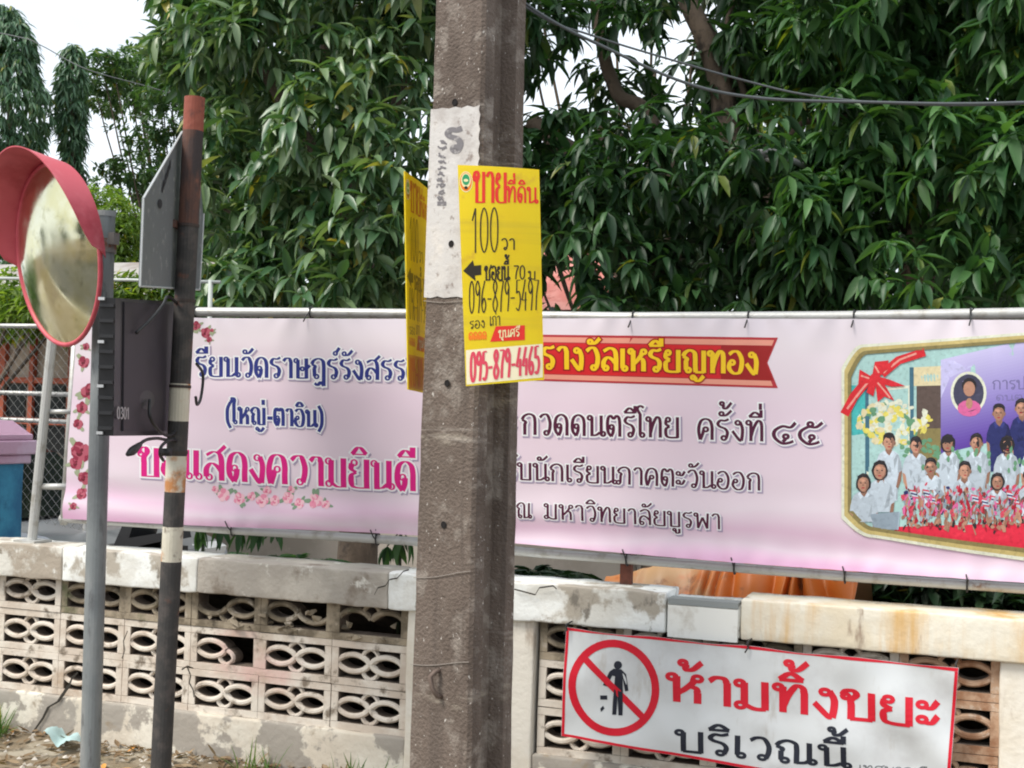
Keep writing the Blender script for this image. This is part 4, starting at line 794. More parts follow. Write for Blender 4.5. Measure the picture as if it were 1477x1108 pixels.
m_pan = mat('panel_purple', (.016, .013, .018), .55, layers=[((.028, .023, .031), 3, .42, .6), ((.025, .022, .03), 5, .5, .7)])
m_pblk = mat('panel_black', (.014, .014, .016), .4)
corners = [lbx(*q) for q in ((166, 629), (169, 430), (262, 436), (258, 628))]
mb = MB(); mb.prism([p-bN*.006 for p in corners], -bN*.055, 0); part('housing', mb, m_pblk, lbox)
mb = MB(); mb.prism([lbx(*q) for q in ((178, 622), (180, 436), (258, 440), (255, 622))], -bN*.0055, 0); part('back_plate', mb, m_pan, lbox)
for k in range(9):
    mb = MB(); t = (k+.5)/9; p = corners[0].lerp(corners[1], t)-bN*.034; mb.box(p-bT*.006, (.05, .012, .012), Matrix.Rotation(math.atan2(bN.y, bN.x), 3, 'Z')); part('cooling_fin', mb, mat('fin_dark', (.016, .016, .018), .5), lbox)
for t in (.02, .36, .68, .99):
    mb = MB(); p = corners[0].lerp(corners[1], t)-bN*.05; mb.box(p-bT*.012, (.022, .012, .01), Matrix.Rotation(math.atan2(bN.y, bN.x), 3, 'Z')); part('clip', mb, mat('clip_steel', (.6, .6, .6), .35, .8), lbox)
mb = MB(); text(mb, lbx, '0301', 168, 604, 186, 605, 17, .14, .12, [(0, 0, 0, 0)], lay=2); part('lettering', mb, ink((.42, .4, .42)), lbox)
mb = MB(); blob(mb, lbx, 212, 577, 11, 14, .6, 0, 16); blob(mb, lbx, 212, 577, 7, 9, 1.2, 1, 16); part('cable_gland', mb, [m_pblk, mat('gland_grey', (.05, .05, .055), .5)], lbox)
def lb3(x, y, o): return lbx(x, y)+bN*o
mb = MB()
for pts in ([(193, 480, .01), (205, 462, .03), (224, 440, .03), (236, 428, .02), (246, 446, .05)], [(212, 577, .01), (205, 600, .03), (214, 620, .04), (230, 628, .04), (240, 612, .06), (244, 600, .06)], [(190, 640, .03), (200, 634, .03), (214, 632, .035), (228, 634, .04), (246, 630, .06)], [(221, 664, .04), (216, 655, .04), (219, 642, .04), (230, 634, .05), (240, 640, .06)], [(258, 524, .075), (266, 540, .08), (263, 572, .08), (257, 583, .08), (253, 572, .085)]):
    P_ = [lb3(*q) for q in pts]; Q = [Vector(p) for p in smooth([tuple(p) for p in P_], 6)]; mb.tube(Q, .0065, 7)
mb.tube([lb3(172, 655, .03), lb3(178, 651, .03), lb3(182, 648, .03), lb3(190, 641, .03)], [.008, .016, .016, .01], 10); mb.box(lb3(226, 652, .04), (.03, .03, .03))
part('cable', mb, mat('cable_black', (.015, .015, .016), .5), lbox, 'loose black cables with plugs', smooth=True)

# ================================================================ things behind the wall, left
def prism_box(mb, x0, x1, y0, y1, Y, dep, m=0):
    """an upright block whose front face covers photo rows y0..y1 and columns x0..x1 at depth Y"""
    a, b, c = at(x0, (y0+y1)/2, Y), at(x1, (y0+y1)/2, Y), None
    zt, zb = at((x0+x1)/2, y0, Y).z, at((x0+x1)/2, y1, Y).z; mb.bbox((a.x, Y, zb), (b.x, Y+dep, zt), m)
gp_c = at(-62, 700, .9)
gate = thing('gate_pillar', 'blue gate pillar with a stepped lilac cap behind the wall', 'gate pillar', (gp_c.x, gp_c.y+.2, 0))
s_ = .265; zc = at(20, 655, .9).z
mb = MB(); mb.rbox((gp_c.x-.135, 1.045, 0), (gp_c.x+.135, 1.315, zc-.05), .012, .08, .003); part('shaft', mb, mat('pillar_blue', (.02, .16, .32), .6, layers=[((.05, .3, .48), 2, .45, .65), ((.01, .1, .22), 5, .5, .7)], bump=(30, .3)), gate, smooth=True)
mb = MB()
for r_, z0, z1 in ((.165, zc-.075, zc-.02), (.19, zc-.018, zc+.07), (.17, zc+.071, zc+.11)): mb.rbox((gp_c.x-r_, 1.18-r_, z0), (gp_c.x+r_, 1.18+r_, z1), .012, .06, .002)
V = [Vector((gp_c.x+sx_*.155, 1.18+sy_*.155, zc+.111)) for sx_, sy_ in ((-1, -1), (1, -1), (1, 1), (-1, 1))]+[Vector((gp_c.x+sx_*.08, 1.18+sy_*.08, zc+.19)) for sx_, sy_ in ((-1, -1), (1, -1), (1, 1), (-1, 1))]
mb.add(V, [(0, 1, 5, 4), (1, 2, 6, 5), (2, 3, 7, 6), (3, 0, 4, 7), (4, 5, 6, 7)]); part('cap', mb, mat('cap_lilac', (.6, .37, .5), .65, layers=[((.66, .48, .62), 4, .45, .65), ((.3, .2, .28), 9, .6, .72)], bump=(40, .3)), gate)
# chain-link fence
FY = 1.9
fx0, fx1, fz1 = at(-120, 600, FY).x, at(128, 600, FY).x, at(20, 470, FY).z
fence = thing('chain_link_fence', 'thin wire mesh fence with pipe rails behind the lilac gate pillar', 'fence', ((fx0+fx1)/2, FY, 0))
mb = MB(); step = .07; hgt = fz1; wdt = fx1-fx0
for k in range(-int(hgt/step)-1, int((wdt+hgt)/step)+2):
    a0 = k*step
    for sg in (1, -1):
        z0_, z1_ = (max(0, -a0), min(hgt, wdt-a0)) if sg > 0 else (max(0, a0-wdt), min(hgt, a0))
        if z1_ > z0_: mb.tube([(fx0+a0+sg*z0_, FY+.002*sg, z0_), (fx0+a0+sg*z1_, FY+.002*sg, z1_)], .0014, 4, cap=False)
part('wire_mesh', mb, mat('fence_wire', (.2, .2, .19), .5, .4), fence)
mb = MB()
for z in (fz1, at(20, 567, FY).z, at(20, 606, FY).z): mb = MB(); mb.tube([(fx0, FY+.02, z), (fx1, FY+.02, z)], .016, 8); part('rail', mb, m_galv, fence, smooth=True)
for x in (fx0, fx1):
    mb = MB(); mb.tube([(x, FY+.02, 0), (x, FY+.02, fz1+.05)], .024, 10); part('post', mb, m_galv, fence, smooth=True)
# small house with orange timber frames
HY = 5.0
house = thing('house', 'small house with orange red timber frames and dark windows behind the wire fence', 'house', (at(30, 600, HY).x, HY+1, 0))
hx0, hx1 = at(-260, 600, HY).x, at(190, 600, HY).x; hz = at(40, 462, HY).z
m_hw = mat('house_wall', (.5, .42, .34), .9, layers=[((.4, .32, .25), 1.2, .45, .65)]); m_or = mat('house_orange', (.42, .1, .05), .7, layers=[((.3, .07, .04), 6, .5, .7)])
mb = MB(); mb.bbox((hx0, HY, 0), (hx1, HY+3, hz)); part('wall', mb, m_hw, house)
mb = MB(); mb.add([(hx0-.5, HY-.5, hz-.08), (hx1+.5, HY-.5, hz-.08), (hx1+.5, HY+1.5, hz+.75), (hx0-.5, HY+1.5, hz+.75), (hx0-.5, HY+3.5, hz-.08), (hx1+.5, HY+3.5, hz-.08)], [(0, 1, 2, 3), (3, 2, 5, 4), (1, 5, 2), (0, 3, 4)]); part('roof', mb, mat('house_roof', (.36, .34, .32), .7, layers=[((.26, .22, .2), 3, .5, .7)]), house)
mb = MB()
for xa, xb in ((-8, 5), (96, 110), (40, 46), (126, 132), (-120, -110), (170, 182)):
    a, b = at(xa, 600, HY-.05).x, at(xb, 600, HY-.05).x; mb.bbox((a, HY-.06, 0), (b, HY-.003, hz-.05))
for za, zb in ((470, 476), (545, 553), (603, 612)): mb.bbox((hx0+.02, HY-.05, at(50, zb, HY).z), (hx1-.02, HY-.0045, at(50, za, HY).z))
part('timber_frame', mb, m_or, house)
for xa, xb, ya, yb in ((6, 38, 555, 602), (48, 95, 555, 602), (112, 125, 512, 602), (6, 95, 614, 668)):
    a, b = at(xa, (ya+yb)/2, HY), at(xb, (ya+yb)/2, HY); mb = MB(); mb.bbox((a.x, HY-.02, at(50, yb, HY).z), (b.x, HY-.002, at(50, ya, HY).z)); part('window', mb, mat('window_dark', (.02, .022, .025), .2), house)
mb = MB(); prism_box(mb, 60, 128, 668, 720, HY-.3, .2); part('planter_wall', mb, mat('salmon_paint', (.6, .2, .17), .8), house)
# parked silver car behind the wall
car = thing('parked_car', 'silver grey parked car glimpsed between the wall and the banner', 'car', (-4.75, 2.1, 0))
m_car = mat('car_silver', (.42, .43, .45), .3, .5); m_glass = mat('car_glass', (.015, .018, .02), .08); m_tyre = mat('tyre', (.015, .015, .015), .9)
cx0, cy0 = -8.9, 1.4
body = [(0, .3), (0, .62), (.08, .8), (.5, .88), (1.1, .92), (2.5, .92), (3.35, .84), (3.72, .7), (3.8, .5), (3.78, .28), (3.3, .22), (.4, .22)]
mb = MB()
def loft(outline, ys_, m=0):
    """car shell: side outline pulled in towards the flanks"""
    V = []; n_ = len(outline); cxm = sum(p[0] for p in outline)/n_; czm = sum(p[1] for p in outline)/n_
    for y, k in ys_: V += [Vector((cx0+cxm+(p[0]-cxm)*k[0], cy0+y, czm+(p[1]-czm)*k[1])) for p in outline]
    F = [(i*n_+j, i*n_+(j+1) % n_, (i+1)*n_+(j+1) % n_, (i+1)*n_+j)[::-1] for i in range(len(ys_)-1) for j in range(n_)]
    F += [tuple(range(n_)), tuple(range((len(ys_)-1)*n_, len(ys_)*n_))[::-1]]
    return V, F
mb.add(*loft(body, [(0, (.96, .9)), (.06, (1, 1)), (1.54, (1, 1)), (1.6, (.96, .9))])); part('body', mb, m_car, car, smooth=False)
cabin = [(.35, .9), (.7, 1.28), (1.0, 1.4), (1.9, 1.42), (2.3, 1.32), (2.85, .91)]
mb = MB(); mb.add(*loft(cabin, [(.1, (.94, .9)), (.2, (1, 1)), (1.4, (1, 1)), (1.5, (.94, .9))])); part('window', mb, m_glass, car)
mb = MB(); mb.add([(cx0+.95, cy0+.22, 1.405), (cx0+1.95, cy0+.22, 1.425), (cx0+1.95, cy0+1.38, 1.425), (cx0+.95, cy0+1.38, 1.405), (cx0+.95, cy0+.22, 1.425), (cx0+1.95, cy0+.22, 1.445), (cx0+1.95, cy0+1.38, 1.445), (cx0+.95, cy0+1.38, 1.425)], [(0, 1, 2, 3)[::-1], (4, 5, 6, 7), (0, 1, 5, 4), (1, 2, 6, 5), (2, 3, 7, 6), (3, 0, 4, 7)]); part('roof', mb, m_car, car)
for wx in (.75, 3.0):
    for wy in (.02, 1.4):
        mb = MB(); mb.tube([(cx0+wx, cy0+wy-.0, .31), (cx0+wx, cy0+wy+.2, .31)], .31, 24); wh = part('wheel', mb, m_tyre, car)
        mb = MB(); yy = cy0+wy-.004 if wy < 1 else cy0+wy+.202; mb.tube([(cx0+wx, yy-.002, .31), (cx0+wx, yy+.002, .31)], .19, 20); part('rim', mb, mat('rim', (.5, .5, .52), .3, .8), wh)
for wy in (.25, 1.35):
    mb = MB(); mb.box((cx0+3.7, cy0+wy, .66), (.1, .3, .1), Matrix.Rotation(.3, 3, 'Y')); part('headlight', mb, mat('lens', (.7, .72, .74), .1), car)
mb = MB(); mb.box((cx0+2.45, cy0+.02, .98), (.16, .14, .11)); part('side_mirror', mb, m_pblk, car)
# black wedge on a box support, seen under the banner
mb = MB(); mb.prism([at(x, y, .75) for x, y in ((164, 786), (178, 754), (192, 757), (186, 776), (236, 768), (238, 780), (180, 792))], (0, .25, 0))
q = at(200, 785, .75); mb.bbox((q.x-.25, .8, 0), (q.x+.15, 1.0, q.z-.02))
solo('black_wedge', mb, mat('black_plastic', (.02, .02, .022), .5), 'black wedge shaped piece standing behind the wall', 'chair')
# white pipe rail further back
mb = MB(); mb.tube([at(-40, 401, .8), at(190, 404, .8), at(318, 407, .8)], .009, 8); mb.tube([at(304, 404, .8), (at(304, 404, .8).x+.02, .8, 0)], .013, 8); mb.tube([at(-30, 401, .8), (at(-30, 401, .8).x, .8, 0)], .02, 8)
solo('pipe_rail', mb, mat('white_pipe', (.42, .45, .43), .5, layers=[((.4, .4, .38), 8, .55, .7)]), 'white pipe rail on thin posts under the mango leaves', 'rail', smooth=True)
# low panel wall in the yard
pw = thing('panel_wall', 'low wall of pale concrete panels across the yard', 'wall', (-4.5, 6.5, 0))
m_pw = mat('panel_wall', (.5, .45, .4), .9, layers=[((.42, .37, .32), 1.5, .45, .65), ((.6, .56, .5), 4, .55, .7)])
for k in range(9):
    mb = MB(); x = -9+k*1.5; mb.bbox((x, 6.5, 0), (x+1.42, 6.56, 1.0)); part('panel', mb, m_pw, pw)
    mb = MB(); mb.bbox((x+1.422, 6.46, 0), (x+1.498, 6.6, 1.05)); part('post', mb, mat('panel_post', (.2, .17, .14), .9), pw)
# salmon roofed house beyond the trees
sh = thing('salmon_house', 'house with a salmon pink tiled roof showing through the leaves', 'house', (-4.6, 11.0, 0))
a, b = at(600, 440, 10.5), at(862, 440, 10.5); mb = MB(); mb.bbox((a.x, 10.5, 0), (b.x, 14, a.z-.12)); part('wall', mb, mat('salmon_wall', (.52, .36, .3), .9), sh)
zt = at(820, 378, 10.5).z; mb = MB(); mb.add([(a.x-.3, 10.1, a.z-.1), (b.x+.3, 10.1, a.z-.1), (b.x-.3, 12.2, zt+.5), (a.x+.3, 12.2, zt+.5), (a.x-.3, 14.3, a.z-.1), (b.x+.3, 14.3, a.z-.1)], [(0, 1, 2, 3), (3, 2, 5, 4), (1, 5, 2), (0, 3, 4)]); part('roof', mb, mat('salmon_roof', (.5, .16, .13), .8, layers=[((.6, .26, .22), 1.5, .45, .65), ((.36, .1, .08), 8, .55, .7)]), sh)
# orange tarpaulin over a heap
rt = random.Random(9)
tarp_y = .55
def tarpf(u, v):
    """crumpled sheet hanging over a heap: flat sag at the left, deep hanging folds at the right"""
    x = 862+372*u; g = max(0.0, u-.32)/.68
    top = 836-26*math.sin(min(1, u*2.2)*math.pi/2)-16*g**.5*abs(math.sin(u*17+.6))-5*noise.noise(Vector((u*14, 0, 2)))
    p = at(x, top, tarp_y+.12); z = p.z*(1-v)
    wv = (.012+.17*g**.6)*(abs(math.sin(u*34+4*noise.noise(Vector((u*4, v*.9, 0)))))-.5)*(.55+v)+.03*noise.noise(Vector((u*12, v*7, 4)))
    return Vector((p.x+.02*math.sin(v*9+u*20), tarp_y+.26-.3*min(1, v*2.4)**.7-wv, z))
mb = MB(); mb.grid(lambda u, v: tarpf(u, v), 200, 40); mb.grid(lambda u, v: (lambda p: Vector((p.x, p.y+.9*v, p.z*(1-.5*v*v))))(tarpf(1-u, 0)), 100, 6)
solo('orange_tarp', mb, mat('tarp_orange', (.62, .17, .025), .45, layers=[((.56, .34, .17), 1.2, .48, .58), ((.22, .07, .02), 7, .54, .68)]), 'faded orange tarpaulin draped over a heap behind the wall', 'tarpaulin', smooth=True)
# ================================================================ foliage
nr = np.random.default_rng(4)
def leaf_template(width, rows=4, fold_=.25, droop=.22):
    V = []
    for i in range(rows+1):
        t = i/rows; w_ = width*(math.sin(math.pi*min(1, t**.85))**.7)*(1-.25*t)+(.002 if i in (0, rows) else 0)
        for sd in (-1, 0, 1): V.append((sd*w_/2, t, abs(sd)*fold_*w_-droop*t*t))
    F = [(i*3+j, i*3+j+1, (i+1)*3+j+1, (i+1)*3+j) for i in range(rows) for j in range(2)]
    return np.array(V), np.array(F)
def nrm_(a): return a/np.maximum(1e-9, np.linalg.norm(a, axis=1, keepdims=True))
class Foliage:
    def __init__(s): s.b, s.d, s.l, s.u = [], [], [], []
    def leaves(s, base, d, L, up=None):
        s.b.append(base); s.d.append(d); s.l.append(L); s.u.append(np.tile([0, 0, 1.0], (len(base), 1)) if up is None else up)
    def whorls(s, C, A, n=(7, 12), L=(.14, .24), droop=.95, spread=.9):
        """rosettes of leaves at twig ends C pointing along A, drooping as mango leaves do"""
        for c, a in zip(C, A):
            k = nr.integers(n[0], n[1]+1); ph = nr.random()*6.28+np.arange(k)*2.4; a = a/np.linalg.norm(a)
            t = np.cross(a, [0.1, 0.2, 1.0]); t /= np.linalg.norm(t)+1e-9; b = np.cross(a, t)
            el = nr.uniform(-.1, .75, k)[:, None]
            d = spread*(np.cos(ph)[:, None]*t+np.sin(ph)[:, None]*b)+el*a+np.array([0, 0, -1.0])*nr.uniform(.25, 1.0, k)[:, None]*droop
            base = c-a*nr.uniform(0, .08, k)[:, None]
            s.leaves(base, nrm_(d), nr.uniform(L[0], L[1], k))
    def mesh(s, name, m, width=.24, rows=4, droop=.22, off=(0, 0, 0)):
        B, D, L, U = (np.concatenate(x) for x in (s.b, s.d, s.l, s.u)); T, F = leaf_template(width, rows, .25, droop)
        S = nrm_(np.cross(D, U+nr.normal(0, .28, U.shape))); N = np.cross(S, D)
        V = B[:, None, :]+L[:, None, None]*(T[None, :, 0:1]*S[:, None, :]+T[None, :, 1:2]*D[:, None, :]+T[None, :, 2:3]*N[:, None, :])
        V = V.reshape(-1, 3)-np.array(off); nl, nv = len(B), len(T)
        Q = (F[None]+(np.arange(nl)*nv)[:, None, None]).reshape(-1, 4)
        me = bpy.data.meshes.new(name); me.vertices.add(len(V)); me.vertices.foreach_set('co', V.astype(np.float32).ravel())
        me.loops.add(Q.size); me.loops.foreach_set('vertex_index', Q.astype(np.int32).ravel())
        me.polygons.add(len(Q)); me.polygons.foreach_set('loop_start', np.arange(0, Q.size, 4, dtype=np.int32))
        try: me.polygons.foreach_set('loop_total', np.full(len(Q), 4, dtype=np.int32))
        except Exception: pass
        me.polygons.foreach_set('use_smooth', np.ones(len(Q), dtype=bool)); me.materials.append(m); me.update(calc_edges=True); me.validate()
        return me
def crown(name, fo, m, parent, **kw):
    o = link(bpy.data.objects.new(name, fo.mesh(name, m, off=worldloc(parent), **kw))); o.parent = parent; return o
def ball(n):
    v = nrm_(nr.normal(size=(n, 3))); return v*(nr.random((n, 1))**.4)
def blob_whorls(fo, centre, rad, count, **kw):
    b = ball(count); C = np.array(centre)+b*np.array(rad); A = b+np.array([0, 0, .45])+nr.normal(0, .2, b.shape); fo.whorls(C, A, **kw)
m_bark = mat('mango_bark', (.1, .075, .055), .95, layers=[((.16, .12, .09), 6, .45, .65, (1, 1, .4)), ((.045, .035, .03), 12, .5, .7)], bump=(35, 1.2))
LM_left = leafmat('mango_leaf_sunlit', (.045, .12, .05), (.21, .3, .15), .38, .25, .7)  # paler copy of the mango leaf: sun and sky sheen as colour
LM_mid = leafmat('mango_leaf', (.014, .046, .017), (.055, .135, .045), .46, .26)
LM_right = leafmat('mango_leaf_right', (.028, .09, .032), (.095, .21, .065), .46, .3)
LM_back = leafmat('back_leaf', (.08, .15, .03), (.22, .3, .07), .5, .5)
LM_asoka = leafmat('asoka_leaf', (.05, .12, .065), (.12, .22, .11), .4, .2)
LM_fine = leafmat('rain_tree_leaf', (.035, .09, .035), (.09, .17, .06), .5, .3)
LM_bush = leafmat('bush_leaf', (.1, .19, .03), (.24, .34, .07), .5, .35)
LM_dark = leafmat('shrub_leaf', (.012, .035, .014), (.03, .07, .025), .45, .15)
def limbs(name, paths, parent, m=None):
    mb = MB()
    for pts, r0_, r1_ in paths:
        P_ = [Vector(p) for p in smooth([tuple(p) for p in pts], 5)]; k = len(P_)
        P_ = [p+noise.noise_vector(p*3)*.02 for p in P_]
        mb.tube(P_, [r0_+(r1_-r0_)*i/(k-1) for i in range(k)], 9)
    return part(name, mb, m or m_bark, parent, smooth=True)
def twig_paths(root, tips, r=.012):
    return [((root, Vector(root).lerp(Vector(t), .5)+Vector((0, 0, .06)), t), r, r*.4) for t in tips]
GAPS = [(815, 120, 34, 46), (785, 60, 14, 24), (962, 34, 20, 24), (1082, 66, 26, 24), (1020, 85, 18, 22), (612, 228, 26, 44), (952, 130, 20, 28), (845, 355, 14, 34), (835, 200, 20, 24), (1120, 165, 26, 20), (816, 408, 30, 32)]
def in_gap(x, y, s=1.0): return any(((x-a)/(rx*s))**2+((y-b)/(ry*s))**2 < 1 for a, b, rx, ry in GAPS)
def mango(label, base, cells_, m, trunk_paths, group=None, whorl_n=26, rad=.42, Ls=(.1, .25)):
    o = thing('mango_tree', label, 'tree', base, 'mango trees behind the banner')
    fo = Foliage(); tw = []
    for x, y, Y in cells_:
        c = at(x, y, Y)
        blob_whorls(fo, c, (rad, rad*.9, rad*.95), whorl_n, L=(Ls[0], Ls[1]*rc.uniform(.8, 1.08)))
    limbs('trunk', trunk_paths, o); crown('crown', fo, m, o, width=.33, droop=.36); return o
rc = random.Random(21)
def cellgrid(x0, x1, y0, y1, sx_, sy_, Ya, Yb, keep=1.0, gap=1.0):
    out = []
    y = y0
    while y <= y1:
        x = x0+rc.uniform(0, sx_*.5)
        while x <= x1:
            X_, Y_ = x+rc.uniform(-.35, .35)*sx_, y+rc.uniform(-.35, .35)*sy_
            if rc.random() < keep and not in_gap(X_, Y_, gap): out.append((X_, Y_, rc.uniform(Ya, Yb)))
            x += sx_
        y += sy_
    return out
# left mango: leaves paler, sun and sky sheen put into their colour, hanging to the banner
left_cells = [c for c in cellgrid(280, 640, -330, 450, 82, 78, 2.3, 3.4, 1, 1.2) if c[0] > 325 or c[1] < 40]
left_cells += cellgrid(300, 640, -260, 450, 110, 110, 3.6, 5.0, .9, 1.3)
left_cells += [(262, 70, 3.3), (290, 110, 3.1), (285, 20, 3.0), (275, -30, 3.2), (318, 260, 2.7), (325, 340, 2.6), (318, 410, 2.6)]
lx = at(520, 445, 3.6)
mango('mango tree with glossy leaves paled for sun and sky sheen left of the concrete pole', (lx.x, 3.6, 0), left_cells, LM_left,
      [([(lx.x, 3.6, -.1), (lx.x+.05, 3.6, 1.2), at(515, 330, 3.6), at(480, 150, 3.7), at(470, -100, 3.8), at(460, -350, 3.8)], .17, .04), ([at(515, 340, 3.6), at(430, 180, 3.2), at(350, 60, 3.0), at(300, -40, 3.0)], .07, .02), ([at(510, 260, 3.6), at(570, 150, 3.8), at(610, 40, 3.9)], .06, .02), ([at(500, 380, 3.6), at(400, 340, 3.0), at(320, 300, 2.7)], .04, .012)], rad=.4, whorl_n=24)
# middle mango: inner shade put into darker leaf colour, forked leaning trunks showing, gaps of sky
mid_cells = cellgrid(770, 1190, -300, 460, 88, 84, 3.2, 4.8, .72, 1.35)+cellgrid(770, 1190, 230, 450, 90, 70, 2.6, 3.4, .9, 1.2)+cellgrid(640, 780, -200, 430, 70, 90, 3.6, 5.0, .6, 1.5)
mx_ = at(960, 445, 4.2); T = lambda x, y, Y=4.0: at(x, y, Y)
mango('mango tree with forked leaning trunks and leaves coloured darker for shade right of the concrete pole', (mx_.x, 4.2, 0), mid_cells, LM_mid,
      [([(T(1185, 445).x, 4.0, -.1), (T(1185, 445).x, 4.0, 1.4), T(1165, 410), T(1120, 340), T(1080, 268), T(1052, 200), T(1040, 120), T(1020, 60), T(985, -20), T(960, -200)], .15, .06),
       ([(T(960, 445, 3.7).x, 3.7, -.1), T(955, 430, 3.7), T(920, 395, 3.7), T(885, 350, 3.7), T(857, 300, 3.7), T(838, 240, 3.7), T(800, 200, 3.7), T(765, 175, 3.7)], .13, .06),
       ([T(972, 250, 3.9), T(955, 210, 3.9), T(927, 155, 3.9), T(890, 135, 3.9), T(868, 60, 3.9), T(850, -60, 3.9)], .06, .045), ([T(960, 440, 3.9), T(975, 330, 3.9), T(972, 250, 3.9)], .08, .06),
       ([T(1090, 280), T(1082, 215), T(1085, 188), T(1110, 207), T(1140, 197), T(1165, 176), T(1222, 168)], .045, .02), ([T(1078, 150), T(1066, 110), T(1050, 40), T(1072, -30)], .03, .012), ([T(870, 320, 3.7), T(876, 240, 3.7), T(862, 170, 3.7)], .04, .02), ([T(1150, 270, 3.9), T(1180, 250, 3.9), T(1215, 258, 3.9), T(1245, 276, 3.9)], .04, .03)], rad=.42, whorl_n=20)
# right mango: dense whorls of mid green leaves
right_cells = cellgrid(1150, 1640, -320, 460, 86, 80, 2.4, 3.6, .92, 1.2)+cellgrid(1160, 1640, -200, 460, 110, 110, 3.9, 5.2, .9, 1.2)
rx_ = at(1330, 445, 4.0)
mango('mango tree with dense mid green leaf whorls at the right', (rx_.x, 4.0, 0), right_cells, LM_right,
      [([(rx_.x, 4.0, -.1), (rx_.x, 4.0, 1.3), T(1325, 330), T(1320, 180), T(1332, 90), T(1338, 30), T(1320, -60), T(1330, -260)], .17, .07), ([T(1318, 190), T(1290, 130), T(1240, 60), T(1215, -30)], .06, .03), ([T(1335, 70), T(1365, 40), T(1385, -10)], .09, .05), ([T(1325, 330), T(1400, 260), T(1470, 200)], .06, .02)], rad=.42, whorl_n=24)
# trees further back that close the view
def far_tree(label, base, blobs, m, L, width, n, name='leafy_tree', group=None, drp=.5, nn=(8, 12)):
    o = thing(name, label, 'tree', base, group); fo = Foliage(); base = Vector(base); P_ = []
    top = max(b[0].z for b in blobs)
    for c, rad in blobs:
        blob_whorls(fo, c, rad, n, L=L, droop=drp, n=nn)
        P_.append(((base+Vector((0, 0, min(1.2, c.z*.4))), base.lerp(c, .55)+Vector((0, 0, .3)), c), .035, .01))
    P_.append(((base+Vector((0, 0, -.1)), base+Vector((.05, 0, 1.2)), Vector((base.x, base.y, top*.8))), .16, .05))
    limbs('trunk', P_, o); crown('crown', fo, m, o, width=width, rows=3); return o
def blobsat(spec, Y, r): return [(at(x, y, Y+rc.uniform(-.8, .8)), (r, r*.8, r*.8)) for x, y in spec]
b_ = [(x+rc.uniform(-30, 30), y+rc.uniform(-25, 25)) for x in range(330, 640, 85) for y in range(-60, 440, 80)]
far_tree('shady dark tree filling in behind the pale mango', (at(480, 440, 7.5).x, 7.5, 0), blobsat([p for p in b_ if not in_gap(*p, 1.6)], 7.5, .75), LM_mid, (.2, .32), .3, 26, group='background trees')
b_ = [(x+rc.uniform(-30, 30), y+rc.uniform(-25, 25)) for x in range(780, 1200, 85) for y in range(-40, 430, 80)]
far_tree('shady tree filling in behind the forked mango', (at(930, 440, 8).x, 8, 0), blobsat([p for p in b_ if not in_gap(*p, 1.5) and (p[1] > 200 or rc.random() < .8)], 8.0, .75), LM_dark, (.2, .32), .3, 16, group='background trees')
b_ = [(1060, 210), (1110, 250), (1085, 170), (1150, 220), (1180, 120), (1140, 60), (1210, 60), (1230, 190), (1190, 20), (1110, 130), (1230, -40), (1160, -30), (1095, 290), (1290, 90), (1260, 20)]
far_tree('tree with sunlight put into its yellow green leaf colour glimpsed between the right mangoes', (at(1140, 440, 9.5).x, 9.5, 0), blobsat(b_, 9.5, .8), LM_back, (.16, .26), .34, 26, group='background trees')  # sunlight on the far leaves is put into their light colour
b_ = [(x+rc.uniform(-30, 30), y+rc.uniform(-25, 25)) for x in range(1250, 1620, 90) for y in range(-40, 440, 85)]
far_tree('deep green tree behind the right mango', (at(1400, 440, 8).x, 8, 0), blobsat(b_, 8.0, .8), LM_mid, (.2, .32), .3, 24, group='background trees')
# feathery rain tree at the left
b_ = [(140, 140), (165, 150), (150, 112), (195, 92), (225, 80), (262, 75), (285, 100), (275, 140), (185, 108), (215, 120), (245, 95), (160, 85), (200, 140), (235, 150), (262, 185), (212, 192), (235, 225), (185, 265), (220, 285), (255, 260), (280, 300), (205, 320), (240, 340), (275, 370), (300, 330), (320, 200), (310, 260), (285, 120), (240, 390), (290, 420), (190, 240)]
far_tree('airy feathery tree with small leaves behind the traffic sign', (at(290, 440, 14).x, 14, 0), [(at(x, y, 14+rc.uniform(-1, 1)), (.72, .65, .3)) for x, y in b_], LM_fine, (.08, .17), .42, 48, name='rain_tree', drp=.25)
# two columnar asoka trees
def column_tree(label, px, rpx, ytop, Y):
    c = at(px, 400, Y); zt = at(px, ytop, Y).z; rad = rpx/1870*((at(px, 400, Y)-EYE).dot(FWD)); o = thing('asoka_tree', label, 'tree', (c.x, Y, 0), 'columnar trees at the left edge')
    lean = (at(px, ytop, Y).x-c.x)/max(.1, zt-c.z)
    fo = Foliage(); n = int(1500*rad*zt/3)
    t = nr.random(n); z = .4+(zt-.4)*t; prof_ = np.minimum(1, (1-t)*9+.2)**.7*(.86+.2*np.sin(z*2.3+px)+.1*np.sin(z*5.1)); ang = nr.random(n)*6.28; r_ = rad*prof_*(.55+.45*nr.random(n)**.5)
    C = np.stack([c.x+lean*(z-c.z)*1.0+r_*np.cos(ang), Y+r_*np.sin(ang), z], 1)
    A = np.stack([np.cos(ang), np.sin(ang), -np.ones(n)*.6], 1); fo.whorls(C, A, n=(5, 8), L=(.16, .26), droop=1.3, spread=.6)
    limbs('trunk', [(((c.x, Y, -.1), (c.x, Y, zt*.5), (at(px, ytop, Y).x, Y, zt-.1)), .12, .02)], o); crown('crown', fo, LM_asoka, o, width=.2, rows=3, droop=.3)
column_tree('wide columnar asoka tree with drooping leaves at the left edge', 12, 58, 10, 11.5)
column_tree('slim columnar asoka tree beside the wide one', 104, 26, 66, 12.5)
